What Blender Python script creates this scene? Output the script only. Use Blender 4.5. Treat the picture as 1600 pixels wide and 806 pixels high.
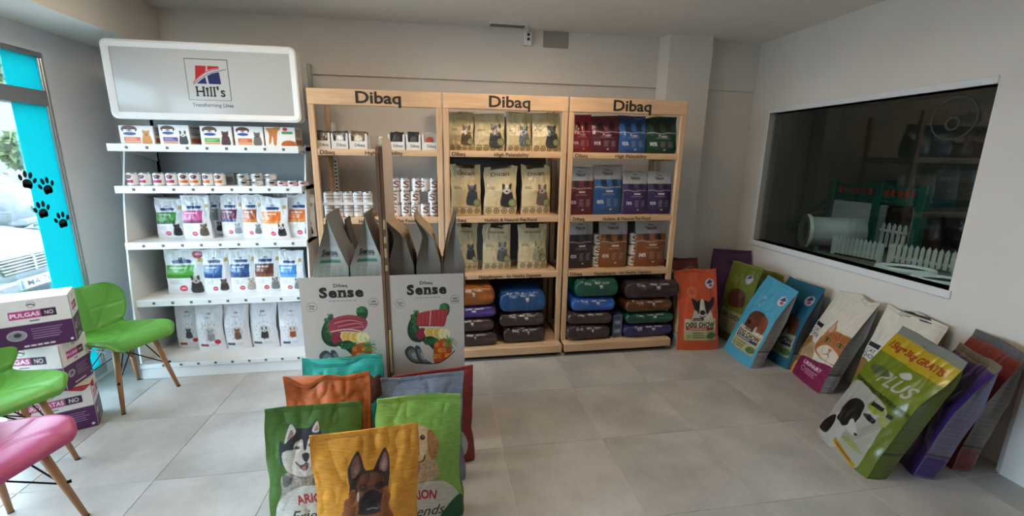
import bpy, bmesh, math, random
import numpy as np
from mathutils import Matrix, Vector

for _o in list(bpy.data.objects): bpy.data.objects.remove(_o)
S = bpy.context.scene
COL = S.collection
random.seed(4); RNG = np.random.default_rng(4)
PI = math.pi

# ------------------------------------------------------------------ camera
F_PX = 688.0
YAW, PITCH, ROLL = [math.radians(a) for a in (9.38, 12.75, 0.7)]
CAM = np.array([0, 0, 1.64])
def _basis():
    cy, sy, cp, sp = math.cos(YAW), math.sin(YAW), math.cos(PITCH), math.sin(PITCH)
    fw = np.array([sy*cp, cy*cp, -sp]); r = np.array([cy, -sy, 0]); u = np.cross(r, fw)
    c, s = math.cos(ROLL), math.sin(ROLL)
    return np.array([c*r+s*u, -s*r+c*u, fw])
BAS = _basis()
cd = bpy.data.cameras.new('camera'); cam = bpy.data.objects.new('camera', cd); COL.objects.link(cam)
cd.sensor_width = 36; cd.lens = F_PX/1600*36; cd.clip_start = .05; cd.clip_end = 200
cam.matrix_world = Matrix(((BAS[0][0], BAS[1][0], -BAS[2][0], 0), (BAS[0][1], BAS[1][1], -BAS[2][1], 0),
                           (BAS[0][2], BAS[1][2], -BAS[2][2], 1.64), (0, 0, 0, 1)))
S.camera = cam
def on(x, y, ax, v):
    d = np.array([(x-800)/F_PX, -(y-403)/F_PX, 1.0]) @ BAS
    return CAM+d*(v-CAM[ax])/d[ax]

# ------------------------------------------------------------------ light
DAY, FILL, KFILL = 12.5, 14.0, 75.0
W = bpy.data.worlds.new('sky'); S.world = W; W.use_nodes = True
bg = W.node_tree.nodes['Background']; bg.inputs[0].default_value = (.64, .83, 1.0, 1); bg.inputs[1].default_value = DAY
pd = bpy.data.lights.new('shopfront_portal', 'AREA'); pd.shape = 'RECTANGLE'; pd.size = 2.95; pd.size_y = 2.2; pd.cycles.is_portal = True
po = bpy.data.objects.new('shopfront_portal', pd); COL.objects.link(po); po.location = (-2.70, 2.08, 1.17); po.rotation_euler = (PI/2, 0, -PI/2)
S.view_settings.view_transform = 'Standard'; S.view_settings.look = 'None'
S.view_settings.gamma = 1; S.view_settings.use_curve_mapping = False
S.view_settings.exposure = 0.4

# ------------------------------------------------------------------ materials
def lin(c):
    c = np.asarray(c, float)
    return np.where(c <= .04045, c/12.92, ((c+.055)/1.055)**2.4)
def hx(h):
    h = h.lstrip('#'); return np.array([int(h[i:i+2], 16)/255 for i in (0, 2, 4)])
def col(c):
    return hx(c) if isinstance(c, str) else np.asarray(c, float)
MATS = {}
def mat(name, c='#808080', rough=.5, metal=0, var=.06, scale=6, bump=0, bscale=60, emit=0, coat=0, stretch=(1, 1, 1), spec=.5):
    if name in MATS: return MATS[name]
    m = bpy.data.materials.new(name); m.use_nodes = True; N = m.node_tree.nodes; L = m.node_tree.links
    b = N['Principled BSDF']; b.inputs['Roughness'].default_value = rough; b.inputs['Metallic'].default_value = metal
    b.inputs['Specular IOR Level'].default_value = spec
    if coat: b.inputs['Coat Weight'].default_value = coat; b.inputs['Coat Roughness'].default_value = .12
    l = lin(col(c))
    tc = N.new('ShaderNodeTexCoord'); mp = N.new('ShaderNodeMapping'); mp.inputs['Scale'].default_value = stretch
    L.new(tc.outputs['Object'], mp.inputs[0])
    nz = N.new('ShaderNodeTexNoise'); nz.inputs['Scale'].default_value = scale; nz.inputs['Detail'].default_value = 6
    L.new(mp.outputs[0], nz.inputs['Vector'])
    rp = N.new('ShaderNodeValToRGB')
    rp.color_ramp.elements[0].color = (*np.clip(l*(1-var*1.5), 0, 1), 1); rp.color_ramp.elements[1].color = (*np.clip(l*(1+var*1.5), 0, 1), 1)
    rp.color_ramp.elements[0].position = .3; rp.color_ramp.elements[1].position = .7
    L.new(nz.outputs[0], rp.inputs[0]); L.new(rp.outputs[0], b.inputs['Base Color'])
    if bump:
        n2 = N.new('ShaderNodeTexNoise'); n2.inputs['Scale'].default_value = bscale; n2.inputs['Detail'].default_value = 4
        L.new(mp.outputs[0], n2.inputs['Vector'])
        bp = N.new('ShaderNodeBump'); bp.inputs['Strength'].default_value = bump; bp.inputs['Distance'].default_value = .01
        L.new(n2.outputs[0], bp.inputs['Height']); L.new(bp.outputs[0], b.inputs['Normal'])
    if emit:
        L.new(rp.outputs[0], b.inputs['Emission Color']); b.inputs['Emission Strength'].default_value = emit
    MATS[name] = m; return m
def print_mat(name, rough=.4, coat=0, bump=.15, bscale=40, streak=(1, 1, 1), var=.05):
    if name in MATS: return MATS[name]
    m = bpy.data.materials.new(name); m.use_nodes = True; N = m.node_tree.nodes; L = m.node_tree.links
    b = N['Principled BSDF']; b.inputs['Roughness'].default_value = rough
    if coat: b.inputs['Coat Weight'].default_value = coat; b.inputs['Coat Roughness'].default_value = .15
    at = N.new('ShaderNodeAttribute'); at.attribute_name = 'ink'
    tc = N.new('ShaderNodeTexCoord'); mp = N.new('ShaderNodeMapping'); mp.inputs['Scale'].default_value = streak
    L.new(tc.outputs['Object'], mp.inputs[0])
    nz = N.new('ShaderNodeTexNoise'); nz.inputs['Scale'].default_value = bscale; nz.inputs['Detail'].default_value = 5
    L.new(mp.outputs[0], nz.inputs['Vector'])
    mr = N.new('ShaderNodeMapRange'); mr.inputs[1].default_value = .3; mr.inputs[2].default_value = .7
    mr.inputs[3].default_value = 1-var*1.5; mr.inputs[4].default_value = 1+var*1.5
    L.new(nz.outputs[0], mr.inputs[0])
    mx = N.new('ShaderNodeVectorMath'); mx.operation = 'SCALE'
    L.new(at.outputs['Color'], mx.inputs[0]); L.new(mr.outputs[0], mx.inputs['Scale']); L.new(mx.outputs[0], b.inputs['Base Color'])
    if bump:
        bp = N.new('ShaderNodeBump'); bp.inputs['Strength'].default_value = bump; bp.inputs['Distance'].default_value = .004
        L.new(nz.outputs[0], bp.inputs['Height']); L.new(bp.outputs[0], b.inputs['Normal'])
    MATS[name] = m; return m
def glass_mat(name, tint=(1, 1, 1), refl=.06, rough=.0):
    m = bpy.data.materials.new(name); m.use_nodes = True; N = m.node_tree.nodes; L = m.node_tree.links
    N.remove(N['Principled BSDF']); out = N['Material Output']
    t = N.new('ShaderNodeBsdfTransparent'); t.inputs[0].default_value = (*tint, 1)
    g = N.new('ShaderNodeBsdfGlossy'); g.inputs['Roughness'].default_value = rough
    lw = N.new('ShaderNodeLayerWeight'); lw.inputs[0].default_value = .25
    mr = N.new('ShaderNodeMapRange'); mr.inputs[3].default_value = refl; mr.inputs[4].default_value = .7
    L.new(lw.outputs['Fresnel'], mr.inputs[0])
    mx = N.new('ShaderNodeMixShader'); L.new(mr.outputs[0], mx.inputs[0]); L.new(t.outputs[0], mx.inputs[1]); L.new(g.outputs[0], mx.inputs[2])
    L.new(mx.outputs[0], out.inputs[0]); return m

# ------------------------------------------------------------------ objects
def tag(o, label=None, cat=None, group=None, kind=None):
    for k, v in (('label', label), ('category', cat), ('group', group), ('kind', kind)):
        if v: o[k] = v
    return o
def thing(name, label, cat, loc=(0, 0, 0), rz=0, group=None, kind=None):
    o = bpy.data.objects.new(name, None); COL.objects.link(o); o.empty_display_size = .05
    o.location = loc; o.rotation_euler = (0, 0, rz)
    return tag(o, label, cat, group, kind)
def obj(name, me, m=None, parent=None, loc=None, rot=None):
    o = bpy.data.objects.new(name, me); COL.objects.link(o)
    if m is not None and not me.materials: me.materials.append(m)
    if parent is not None: o.parent = parent
    if loc is not None: o.location = loc
    if rot is not None: o.rotation_euler = rot
    return o
def mesh(v, f, smooth=False, name='mesh'):
    me = bpy.data.meshes.new(name); me.from_pydata([tuple(p) for p in v], [], [tuple(q) for q in f])
    if smooth: me.polygons.foreach_set('use_smooth', [True]*len(me.polygons))
    me.update(); return me
class MB:
    def __init__(s): s.v = []; s.f = []
    def add(s, v, f):
        n = len(s.v); s.v += [tuple(p) for p in v]; s.f += [tuple(i+n for i in q) for q in f]; return s
    def box(s, x0, x1, y0, y1, z0, z1):
        v = [(x, y, z) for z in (z0, z1) for y in (y0, y1) for x in (x0, x1)]
        return s.add(v, [(0, 2, 3, 1), (4, 5, 7, 6), (0, 1, 5, 4), (2, 6, 7, 3), (0, 4, 6, 2), (1, 3, 7, 5)])
    def cbox(s, x0, x1, y0, y1, z0, z1, c=.004):
        c = min(c, (x1-x0)*.45, (y1-y0)*.45, (z1-z0)*.45)
        bm = bmesh.new(); bmesh.ops.create_cube(bm, size=1)
        for w in bm.verts: w.co = ((x0+x1)/2+w.co.x*(x1-x0), (y0+y1)/2+w.co.y*(y1-y0), (z0+z1)/2+w.co.z*(z1-z0))
        bmesh.ops.bevel(bm, geom=bm.edges[:], offset=c, segments=1, affect='EDGES')
        bm.verts.index_update()
        r = s.add([w.co[:] for w in bm.verts], [[w.index for w in f.verts] for f in bm.faces]); bm.free(); return r
    def tube(s, pts, r, n=8, cap=True):
        pts = [np.array(p, float) for p in pts]; rs = r if hasattr(r, '__len__') else [r]*len(pts)
        rings = []
        for i, p in enumerate(pts):
            t = pts[min(i+1, len(pts)-1)]-pts[max(i-1, 0)]; t = t/(np.linalg.norm(t)+1e-9)
            a = np.cross(t, (0, 0, 1.0) if abs(t[2]) < .9 else (1.0, 0, 0)); a /= np.linalg.norm(a); b = np.cross(t, a)
            rings.append([p+rs[i]*(a*math.cos(2*PI*k/n)+b*math.sin(2*PI*k/n)) for k in range(n)])
        v = [q for g in rings for q in g]; f = []
        for i in range(len(pts)-1):
            for k in range(n): f.append((i*n+k, i*n+(k+1) % n, (i+1)*n+(k+1) % n, (i+1)*n+k))
        if cap: f += [tuple(range(n))[::-1], tuple((len(pts)-1)*n+k for k in range(n))]
        return s.add(v, f)
    def lathe(s, prof, n=20, c=(0, 0, 0)):
        v = []; f = []
        for r, z in prof:
            for k in range(n): v.append((c[0]+r*math.cos(2*PI*k/n), c[1]+r*math.sin(2*PI*k/n), c[2]+z))
        for i in range(len(prof)-1):
            for k in range(n): f.append((i*n+k, i*n+(k+1) % n, (i+1)*n+(k+1) % n, (i+1)*n+k))
        f += [tuple(range(n))[::-1], tuple((len(prof)-1)*n+k for k in range(n))]
        return s.add(v, f)
    def prism(s, pts, axis, a, b):
        # polygon pts in the two other axes, extruded along axis from a to b
        def mk(p, t):
            return {'x': (t, p[0], p[1]), 'y': (p[0], t, p[1]), 'z': (p[0], p[1], t)}[axis]
        n = len(pts); v = [mk(p, a) for p in pts]+[mk(p, b) for p in pts]
        f = [tuple(range(n))[::-1], tuple(range(n, 2*n))]+[(i, (i+1) % n, n+(i+1) % n, n+i) for i in range(n)]
        return s.add(v, f)
    def mesh(s, smooth=False):
        me = mesh(s.v, s.f, smooth)
        bm = bmesh.new(); bm.from_mesh(me); bmesh.ops.recalc_face_normals(bm, faces=bm.faces[:]); bm.to_mesh(me); bm.free()
        return me
    def obj(s, name, m, parent=None, smooth=False, loc=None, rot=None):
        return obj(name, s.mesh(smooth), m, parent, loc, rot)
def struct(name, mb, m, label=None, cat=None, parent=None):
    o = mb.obj(name, m, parent)
    if parent is None: tag(o, label, cat, kind='structure')
    return o
def copy_tree(o, parent=None, **kw):
    c = o.copy(); COL.objects.link(c); c.parent = parent
    for k, v in kw.items(): c[k] = v
    for ch in o.children: copy_tree(ch, c)
    return c

# ------------------------------------------------------------------ lettering
_TX = {}
def text_tris(s, bold=0.0):
    key = (s, bold)
    if key in _TX: return _TX[key]
    cu = bpy.data.curves.new('t', 'FONT'); cu.body = s; cu.size = 1; cu.offset = bold; cu.resolution_u = 3; cu.fill_mode = 'FRONT'
    o = bpy.data.objects.new('t', cu); COL.objects.link(o)
    bpy.context.view_layer.update()
    me = bpy.data.meshes.new_from_object(o.evaluated_get(bpy.context.evaluated_depsgraph_get()))
    me.calc_loop_triangles()
    v = np.array([x.co[:2] for x in me.vertices]).reshape(-1, 2); t = np.array([x.vertices[:] for x in me.loop_triangles], int).reshape(-1, 3)
    bpy.data.objects.remove(o); bpy.data.curves.remove(cu); bpy.data.meshes.remove(me)
    _TX[key] = (v, t); return v, t
def text_mesh(s, h, bold=0.0, shear=0, width=None):
    """flat lettering in the XZ plane, facing -Y, centred on x, baseline z=0, capital height h"""
    v, t = text_tris(s, bold); v = v.copy()
    k = h/.70; v *= k; v[:, 0] -= (v[:, 0].min()+v[:, 0].max())/2
    if width: v[:, 0] *= width/(v[:, 0].max()-v[:, 0].min())
    v[:, 0] += shear*v[:, 1]
    return mesh([(x, 0, z) for x, z in v], [tuple(q) for q in t])

# ------------------------------------------------------------------ print artwork painted by code, kept as a colour attribute
def vnoise(U, V, fu, fv, seed):
    r = np.random.default_rng(seed); g = r.random((int(fv)+3, int(fu)+3))
    x = U*fu; y = V*fv; i = np.clip(np.floor(x).astype(int), 0, int(fu)+1); j = np.clip(np.floor(y).astype(int), 0, int(fv)+1)
    a = x-i; b = y-j; a = a*a*(3-2*a); b = b*b*(3-2*b)
    return (g[j, i]*(1-a)*(1-b)+g[j, i+1]*a*(1-b)+g[j+1, i]*(1-a)*b+g[j+1, i+1]*a*b)*2-1
def smooth_loop(p, n=6, closed=True):
    p = np.array(p, float); N = len(p); o = []
    for i in range(N if closed else N-1):
        a, b, c, d = (p[(i-1) % N], p[i], p[(i+1) % N], p[(i+2) % N]) if closed else (p[max(i-1, 0)], p[i], p[i+1], p[min(i+2, N-1)])
        for k in range(n):
            t = k/n; o.append(.5*(2*b+(c-a)*t+(2*a-5*b+4*c-d)*t*t+(3*b-a-3*c+d)*t**3))
    if not closed: o.append(p[-1])
    return np.array(o)
class Cv:
    """x 0..1 left to right, y 0..hh bottom to top"""
    def __init__(s, nu, nv, hh, bg, ss=3):
        s.nu, s.nv, s.hh, s.ss = nu, nv, hh, ss; s.W, s.H = nu*ss, nv*ss
        s.a = np.zeros((s.H, s.W, 3)); s.a[:] = col(bg); s.mp = None; s.rot = 0
        s.X = (np.arange(s.W)+.5)/s.W; s.Y = (np.arange(s.H)+.5)/s.H*hh
    def M(s, ox, oy, k):          # trace frame: picture pixels (y down) -> canvas
        s.mp = (ox, oy, k); return s
    def t(s, p):
        p = np.array(p, float)
        if s.mp is None: return p
        ox, oy, k = s.mp; q = p.copy(); q[..., 0] = (p[..., 0]-ox)/k; q[..., 1] = s.hh-(p[..., 1]-oy)/k; return q
    def bb(s, x0, x1, y0, y1):
        return (slice(max(0, int(y0/s.hh*s.H)-1), max(0, min(s.H, int(y1/s.hh*s.H)+2))), slice(max(0, int(x0*s.W)-1), max(0, min(s.W, int(x1*s.W)+2))))
    def put(s, sl, m, c, fur=0, al=1):
        c = col(c); R = s.a[sl]
        if fur:
            n = np.repeat(RNG.normal(0, fur, (R.shape[0]//3+1, R.shape[1])), 3, axis=0)[:R.shape[0]]
            cc = np.clip(c*(1+n[..., None]), 0, 1)
        else: cc = np.broadcast_to(c, R.shape)
        m = (m*al)[..., None]; s.a[sl] = R*(1-m)+cc*m
    def poly(s, p, c, fur=0, al=1, raw=False):
        p = np.array(p, float) if raw else s.t(p)
        sl = s.bb(p[:, 0].min(), p[:, 0].max(), p[:, 1].min(), p[:, 1].max())
        X, Y = np.meshgrid(s.X[sl[1]], s.Y[sl[0]])
        if X.size == 0: return s
        ins = np.zeros(X.shape, bool); q = np.roll(p, -1, 0)
        for (x0, y0), (x1, y1) in zip(p, q):
            if y0 == y1: continue
            ins ^= ((y0 > Y) != (y1 > Y)) & (X < (x1-x0)*(Y-y0)/(y1-y0)+x0)
        s.put(sl, ins.astype(float), c, fur, al); return s
    def blob(s, p, c, fur=0, al=1): return s.poly(smooth_loop(p), c, fur, al)
    def rect(s, x0, y0, x1, y1, c, al=1): return s.poly([(x0, y0), (x1, y0), (x1, y1), (x0, y1)], c, 0, al)
    def ell(s, cx, cy, rx, ry, c, fur=0, al=1, rot=0):
        a = np.linspace(0, 2*PI, 28, endpoint=False); x, y = rx*np.cos(a), ry*np.sin(a)
        return s.poly(np.stack([cx+x*math.cos(rot)-y*math.sin(rot), cy+x*math.sin(rot)+y*math.cos(rot)], 1), c, fur, al)
    def ring(s, cx, cy, r, w, c):
        a = np.linspace(0, 2*PI, 25); return s.line(np.stack([cx+r*np.cos(a), cy+r*np.sin(a)], 1), w, c)
    def line(s, p, w, c, al=1, curve=False):
        if curve: p = smooth_loop(p, 6, False)
        p = s.t(p); w = w/(s.mp[2] if s.mp else 1)
        sl = s.bb(p[:, 0].min()-w, p[:, 0].max()+w, p[:, 1].min()-w, p[:, 1].max()+w)
        X, Y = np.meshgrid(s.X[sl[1]], s.Y[sl[0]])
        if X.size == 0: return s
        d = np.full(X.shape, 9.)
        for (x0, y0), (x1, y1) in zip(p[:-1], p[1:]):
            L = (x1-x0)**2+(y1-y0)**2+1e-12; t = np.clip(((X-x0)*(x1-x0)+(Y-y0)*(y1-y0))/L, 0, 1)
            d = np.minimum(d, np.hypot(X-x0-t*(x1-x0), Y-y0-t*(y1-y0)))
        s.put(sl, (d < w/2).astype(float), c, 0, al); return s
    def text(s, tx, cx, cy, h, c, bold=0.0, shear=0, rot=0, width=None, arc=0):
        """centred at cx,cy (canvas or trace units)"""
        v, t = text_tris(tx, bold)
        if len(v) == 0: return s
        v = v.copy(); k = h/.7; v *= k; v[:, 0] -= (v[:, 0].min()+v[:, 0].max())/2; v[:, 1] -= h/2
        if width: v[:, 0] *= width/(v[:, 0].max()-v[:, 0].min())
        v[:, 0] += shear*v[:, 1]
        if arc:
            th = v[:, 0]/arc; r = arc+v[:, 1]; v = np.stack([r*np.sin(th), r*np.cos(th)-arc], 1)
        v = np.stack([v[:, 0]*math.cos(rot)-v[:, 1]*math.sin(rot), v[:, 0]*math.sin(rot)+v[:, 1]*math.cos(rot)], 1)
        if s.mp is not None:
            o = s.t(np.array([cx, cy])); v = v/s.mp[2]+o
        else: v = v+np.array([cx, cy])
        sl = s.bb(v[:, 0].min(), v[:, 0].max(), v[:, 1].min(), v[:, 1].max())
        if (sl[0].stop-sl[0].start) <= 0 or (sl[1].stop-sl[1].start) <= 0: return s
        m = np.zeros((sl[0].stop-sl[0].start, sl[1].stop-sl[1].start))
        for q in t:
            A, B, C = v[q]
            s2 = s.bb(min(A[0], B[0], C[0]), max(A[0], B[0], C[0]), min(A[1], B[1], C[1]), max(A[1], B[1], C[1]))
            if s2[0].stop <= s2[0].start or s2[1].stop <= s2[1].start: continue
            X, Y = np.meshgrid(s.X[s2[1]], s.Y[s2[0]])
            e = lambda P, Q: (Q[0]-P[0])*(Y-P[1])-(Q[1]-P[1])*(X-P[0])
            a, b, c2 = e(A, B), e(B, C), e(C, A)
            i = ((a >= 0) & (b >= 0) & (c2 >= 0)) | ((a <= 0) & (b <= 0) & (c2 <= 0))
            y0, x0 = s2[0].start-sl[0].start, s2[1].start-sl[1].start
            sub = m[y0:y0+i.shape[0], x0:x0+i.shape[1]]; np.maximum(sub, i[:sub.shape[0], :sub.shape[1]], out=sub)
        s.put(sl, m, c); return s
    def serif(s, tx, cx, cy, h, c, bold, width, slab=.06, over=.07, gap=.07):
        # slab-serif lettering: sans glyphs set one by one with slabs on the straight stems
        xs = 0.0; parts = []
        for ch in tx:
            v, t = text_tris(ch, bold); w = v[:, 0].max()-v[:, 0].min(); parts.append((v-np.array([v[:, 0].min(), 0]), t, xs)); xs += w+gap
        k = h/.7; tot = (xs-gap)*k; fx = width/tot
        for v, t, x0 in parts:
            for q in t: s.poly([(cx-width/2+(v[i, 0]+x0)*k*fx, cy-h/2+v[i, 1]*k) for i in q], c)
            for lv in sorted(set(np.round(v[:, 1], 2))):
                b = np.sort(v[np.abs(v[:, 1]-lv) < .012, 0]); e = np.round(lv, 2)
                if abs(e+bold) > .03 and not (.45 < e < .8): continue
                for p, q in zip(b[:-1], b[1:]):
                    if .06 < q-p < .24:
                        lo = lv if abs(e+bold) < .03 else lv-slab
                        s.rect(cx-width/2+(p-over+x0)*k*fx, cy-h/2+lo*k, cx-width/2+(q+over+x0)*k*fx, cy-h/2+(lo+slab)*k, c)
        return s
    def lines(s, x0, y0, x1, y1, n, c, w=.5, al=1, jit=.3):   # rows of tiny print
        for i in range(n):
            y = y0+(y1-y0)*(i+.5)/n; hh = abs(y1-y0)/n*w/2
            s.rect(x0, y-hh, x1-(x1-x0)*jit*random.random(), y+hh, c, al)
        return s
    def out(s):
        return lin(np.clip(s.a.reshape(s.nv, s.ss, s.nu, s.ss, 3).mean((1, 3)), 0, 1))
def ink(me, cols):
    at = me.color_attributes.new('ink', 'FLOAT_COLOR', 'POINT')
    c = np.ones((len(me.vertices), 4), np.float32); c[:, :3] = cols; at.data.foreach_set('color', c.ravel())
def grid_mesh(P, close_u=False, C=None, caps=False, smooth=True):
    """P (nv,nu,3) -> mesh"""
    nv, nu = P.shape[:2]; idx = np.arange(nv*nu).reshape(nv, nu)
    a = idx[:-1]; b = idx[1:]
    if close_u: f = np.stack([a, np.roll(a, -1, 1), np.roll(b, -1, 1), b], -1).reshape(-1, 4)
    else: f = np.stack([a[:, :-1], a[:, 1:], b[:, 1:], b[:, :-1]], -1).reshape(-1, 4)
    me = bpy.data.meshes.new('g'); n = len(f); ex = 2 if caps else 0
    me.vertices.add(nv*nu); me.vertices.foreach_set('co', np.ascontiguousarray(P, np.float32).ravel())
    li = f.ravel(); st = np.arange(n)*4; tot = np.full(n, 4)
    if caps:
        li = np.concatenate([li, idx[0][::-1], idx[-1]]); st = np.concatenate([st, [n*4, n*4+nu]]); tot = np.concatenate([tot, [nu, nu]])
    me.loops.add(len(li)); me.loops.foreach_set('vertex_index', li.astype(np.int32))
    me.polygons.add(n+ex); me.polygons.foreach_set('loop_start', st.astype(np.int32))
    me.polygons.foreach_set('use_smooth', np.full(n+ex, smooth))
    me.update(calc_edges=True); me.validate()
    if C is not None: ink(me, C.reshape(-1, 3))
    return me
def panel(name, cv, w, h, m, parent=None, loc=(0, 0, 0), rot=(0, 0, 0)):
    """flat printed sheet in XZ, facing -Y, bottom centre at the origin"""
    u = np.linspace(-w/2, w/2, cv.nu); z = np.linspace(0, h, cv.nv); U, Z = np.meshgrid(u, z)
    return obj(name, grid_mesh(np.stack([U, U*0, Z], -1), C=cv.out(), smooth=False), m, parent, loc, rot)
# ================================================================== the room
XL, XR, YB, YR, ZC = -2.53, 3.06, 4.12, -2.6, 2.73
wallm = mat('wall_paint', '#dad5ce', .85, var=.02, scale=3, bump=.05, bscale=150)
greym = mat('grey_wall_paint', '#dcdee3', .8, var=.03, scale=2, bump=.05, bscale=120)
ceilm = mat('ceiling_paint', '#e6e0d7', .9, var=.02, scale=2)
whitem = mat('white_lacquer', '#dcdedf', .35, var=.02)
alum = mat('aluminium', '#c9ced2', .3, metal=.8, var=.03)
def world_tile_mat():
    m = bpy.data.materials.new('cement_tile'); m.use_nodes = True; N = m.node_tree.nodes; L = m.node_tree.links
    b = N['Principled BSDF']; b.inputs['Specular IOR Level'].default_value = .6
    g = N.new('ShaderNodeNewGeometry'); oi = N.new('ShaderNodeObjectInfo')
    ad = N.new('ShaderNodeVectorMath'); ad.operation = 'ADD'; L.new(g.outputs['Position'], ad.inputs[0])
    sc = N.new('ShaderNodeMath'); sc.operation = 'MULTIPLY'; sc.inputs[1].default_value = 37; L.new(oi.outputs['Random'], sc.inputs[0]); L.new(sc.outputs[0], ad.inputs[1])
    n1 = N.new('ShaderNodeTexNoise'); n1.inputs['Scale'].default_value = 2.6; n1.inputs['Detail'].default_value = 8; n1.inputs['Roughness'].default_value = .62
    n2 = N.new('ShaderNodeTexNoise'); n2.inputs['Scale'].default_value = 40; n2.inputs['Detail'].default_value = 3
    L.new(ad.outputs[0], n1.inputs['Vector']); L.new(ad.outputs[0], n2.inputs['Vector'])
    r = N.new('ShaderNodeValToRGB'); e = r.color_ramp.elements
    e[0].position = .33; e[0].color = (*lin(hx('9b9995')), 1); e[1].position = .68; e[1].color = (*lin(hx('bcbab7')), 1)
    L.new(n1.outputs[0], r.inputs[0])
    mr = N.new('ShaderNodeMapRange'); mr.inputs[3].default_value = .94; mr.inputs[4].default_value = 1.06; L.new(n2.outputs[0], mr.inputs[0])
    mx = N.new('ShaderNodeVectorMath'); mx.operation = 'SCALE'; L.new(r.outputs[0], mx.inputs[0]); L.new(mr.outputs[0], mx.inputs['Scale'])
    L.new(mx.outputs[0], b.inputs['Base Color'])
    r2 = N.new('ShaderNodeMapRange'); r2.inputs[3].default_value = .26; r2.inputs[4].default_value = .44; L.new(n1.outputs[0], r2.inputs[0]); L.new(r2.outputs[0], b.inputs['Roughness'])
    return m
tilem = world_tile_mat()
fl = struct('floor', MB().box(XL, XR, YR, YB, -.1, -.003), mat('grout', '#c4c1bb', .9), 'grey cement tiled shop floor', 'floor')
TP = .604; X0, Y0 = .327, 2.83
def tile_mesh(w, d): return MB().cbox(0, w, 0, d, -.012, 0, .0012).mesh()
full_tile = tile_mesh(TP-.004, TP-.004)
xs = [X0+TP*k for k in range(-6, 7)]; ys = [Y0+TP*k for k in range(-10, 4)]
for x in xs:
    for y in ys:
        a, b, c, d = max(x, XL), min(x+TP, XR), max(y, YR), min(y+TP, YB)
        if b-a < .03 or d-c < .03: continue
        me = full_tile if (b-a > TP-.001 and d-c > TP-.001) else tile_mesh(b-a-.004, d-c-.004)
        obj('tile', me, tilem, fl, (a+.002, c+.002, 0))
struct('ceiling', MB().box(XL-.12, XR+.12, YR-.1, YB+.12, ZC, ZC+.15), ceilm, 'plain off-white plaster ceiling', 'ceiling')
for i, (pa, pb) in enumerate((((370, 0), (392, 22)), ((452, 0), (472, 20)))):     # plasterboard joints
    A, B = on(*pa, 2, ZC), on(*pb, 2, ZC); d = (B-A)/np.linalg.norm(B-A); A = A-d*1.2
    mb = MB(); nrm = np.array([-d[1], d[0], 0])*.003
    mb.add([A-nrm+(0, 0, .0), A+nrm, B+nrm, B-nrm, A-nrm-(0, 0, .002), A+nrm-(0, 0, .002), B+nrm-(0, 0, .002), B-nrm-(0, 0, .002)], [(0, 1, 2, 3), (4, 7, 6, 5), (0, 4, 5, 1), (1, 5, 6, 2), (2, 6, 7, 3), (3, 7, 4, 0)])
    struct('trim_%d' % (i+3), mb, ceilm, 'thin plasterboard joint line across the ceiling', 'trim')
# back wall: upper part stands 2.5 cm proud of the niche below
zt = 2.30
nL, nR = on(481, 116, 1, YB-.03)[0], on(1030, 131, 1, YB-.03)[0]
wb = MB().box(XL, XR+.12, YB, YB+.12, -.1, ZC)
wb.box(XL, nL, YB-.025, YB, 0, ZC); wb.box(nL, nR, YB-.025, YB, zt, ZC)
cl, cm, cr = on(1034, 100, 1, YB-.1)[0], on(1046, 100, 1, YB-.18)[0], on(1113, 100, 1, YB-.18)[0]
wb.box(nR, cl+.02, YB-.025, YB, 0, ZC); wb.box(cr, XR, YB-.018, YB, zt, ZC)
struct('wall_back', wb, wallm, 'off-white back wall with a shallow recessed niche above the shelves', 'wall')
struct('trim_1', MB().prism([(cl, YB-.02), (cm, YB-.16), (cr, YB-.16), (cr+.01, YB-.02)], 'z', 0, ZC), wallm, 'plastered column with a splayed edge on the back wall', 'column')
# right wall with the viewing window
wy0, wy1, wz0, wz1 = 2.12, 3.86, .885, 2.075
mb = MB().box(XR, XR+.12, YR, wy0, -.1, ZC).box(XR, XR+.12, wy1, YB, -.1, ZC).box(XR, XR+.12, wy0, wy1, -.1, wz0).box(XR, XR+.12, wy0, wy1, wz1, ZC)
struct('wall_right', mb, wallm, 'white right wall around the dark viewing window', 'wall')
struct('trim_2', MB().prism([(2.985, 1.65), (3.06, 1.67), (3.06, .2), (2.985, .2), (2.965, .23), (2.965, 1.62)], 'z', 0, ZC), mat('pillar_paint', '#d2d1cc', .7, var=.03), 'white pillar standing out from the right wall', 'pillar')
w2 = thing('window_2', 'wide dark internal viewing window in a white frame', 'window', (XR, (wy0+wy1)/2, wz0), kind='structure')
hw, hz = (wy1-wy0)/2, wz1-wz0
for n, bx in (('sill', (-.015, .12, -hw-.02, hw+.02, -.05, .0)), ('head', (-.008, .12, -hw, hw, hz, hz+.045)), ('jamb', (-.001, .12, -hw-.01, -hw, -.05, hz)), ('jamb', (-.006, .12, hw, hw+.045, -.05, hz+.045))):
    MB().cbox(*bx, .004).obj(n, whitem, w2)
darkglass = glass_mat('smoked_glass', (.62, .66, .64), .035)
MB().box(.055, .062, -hw, hw, 0, hz).obj('pane', darkglass, w2)
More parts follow.
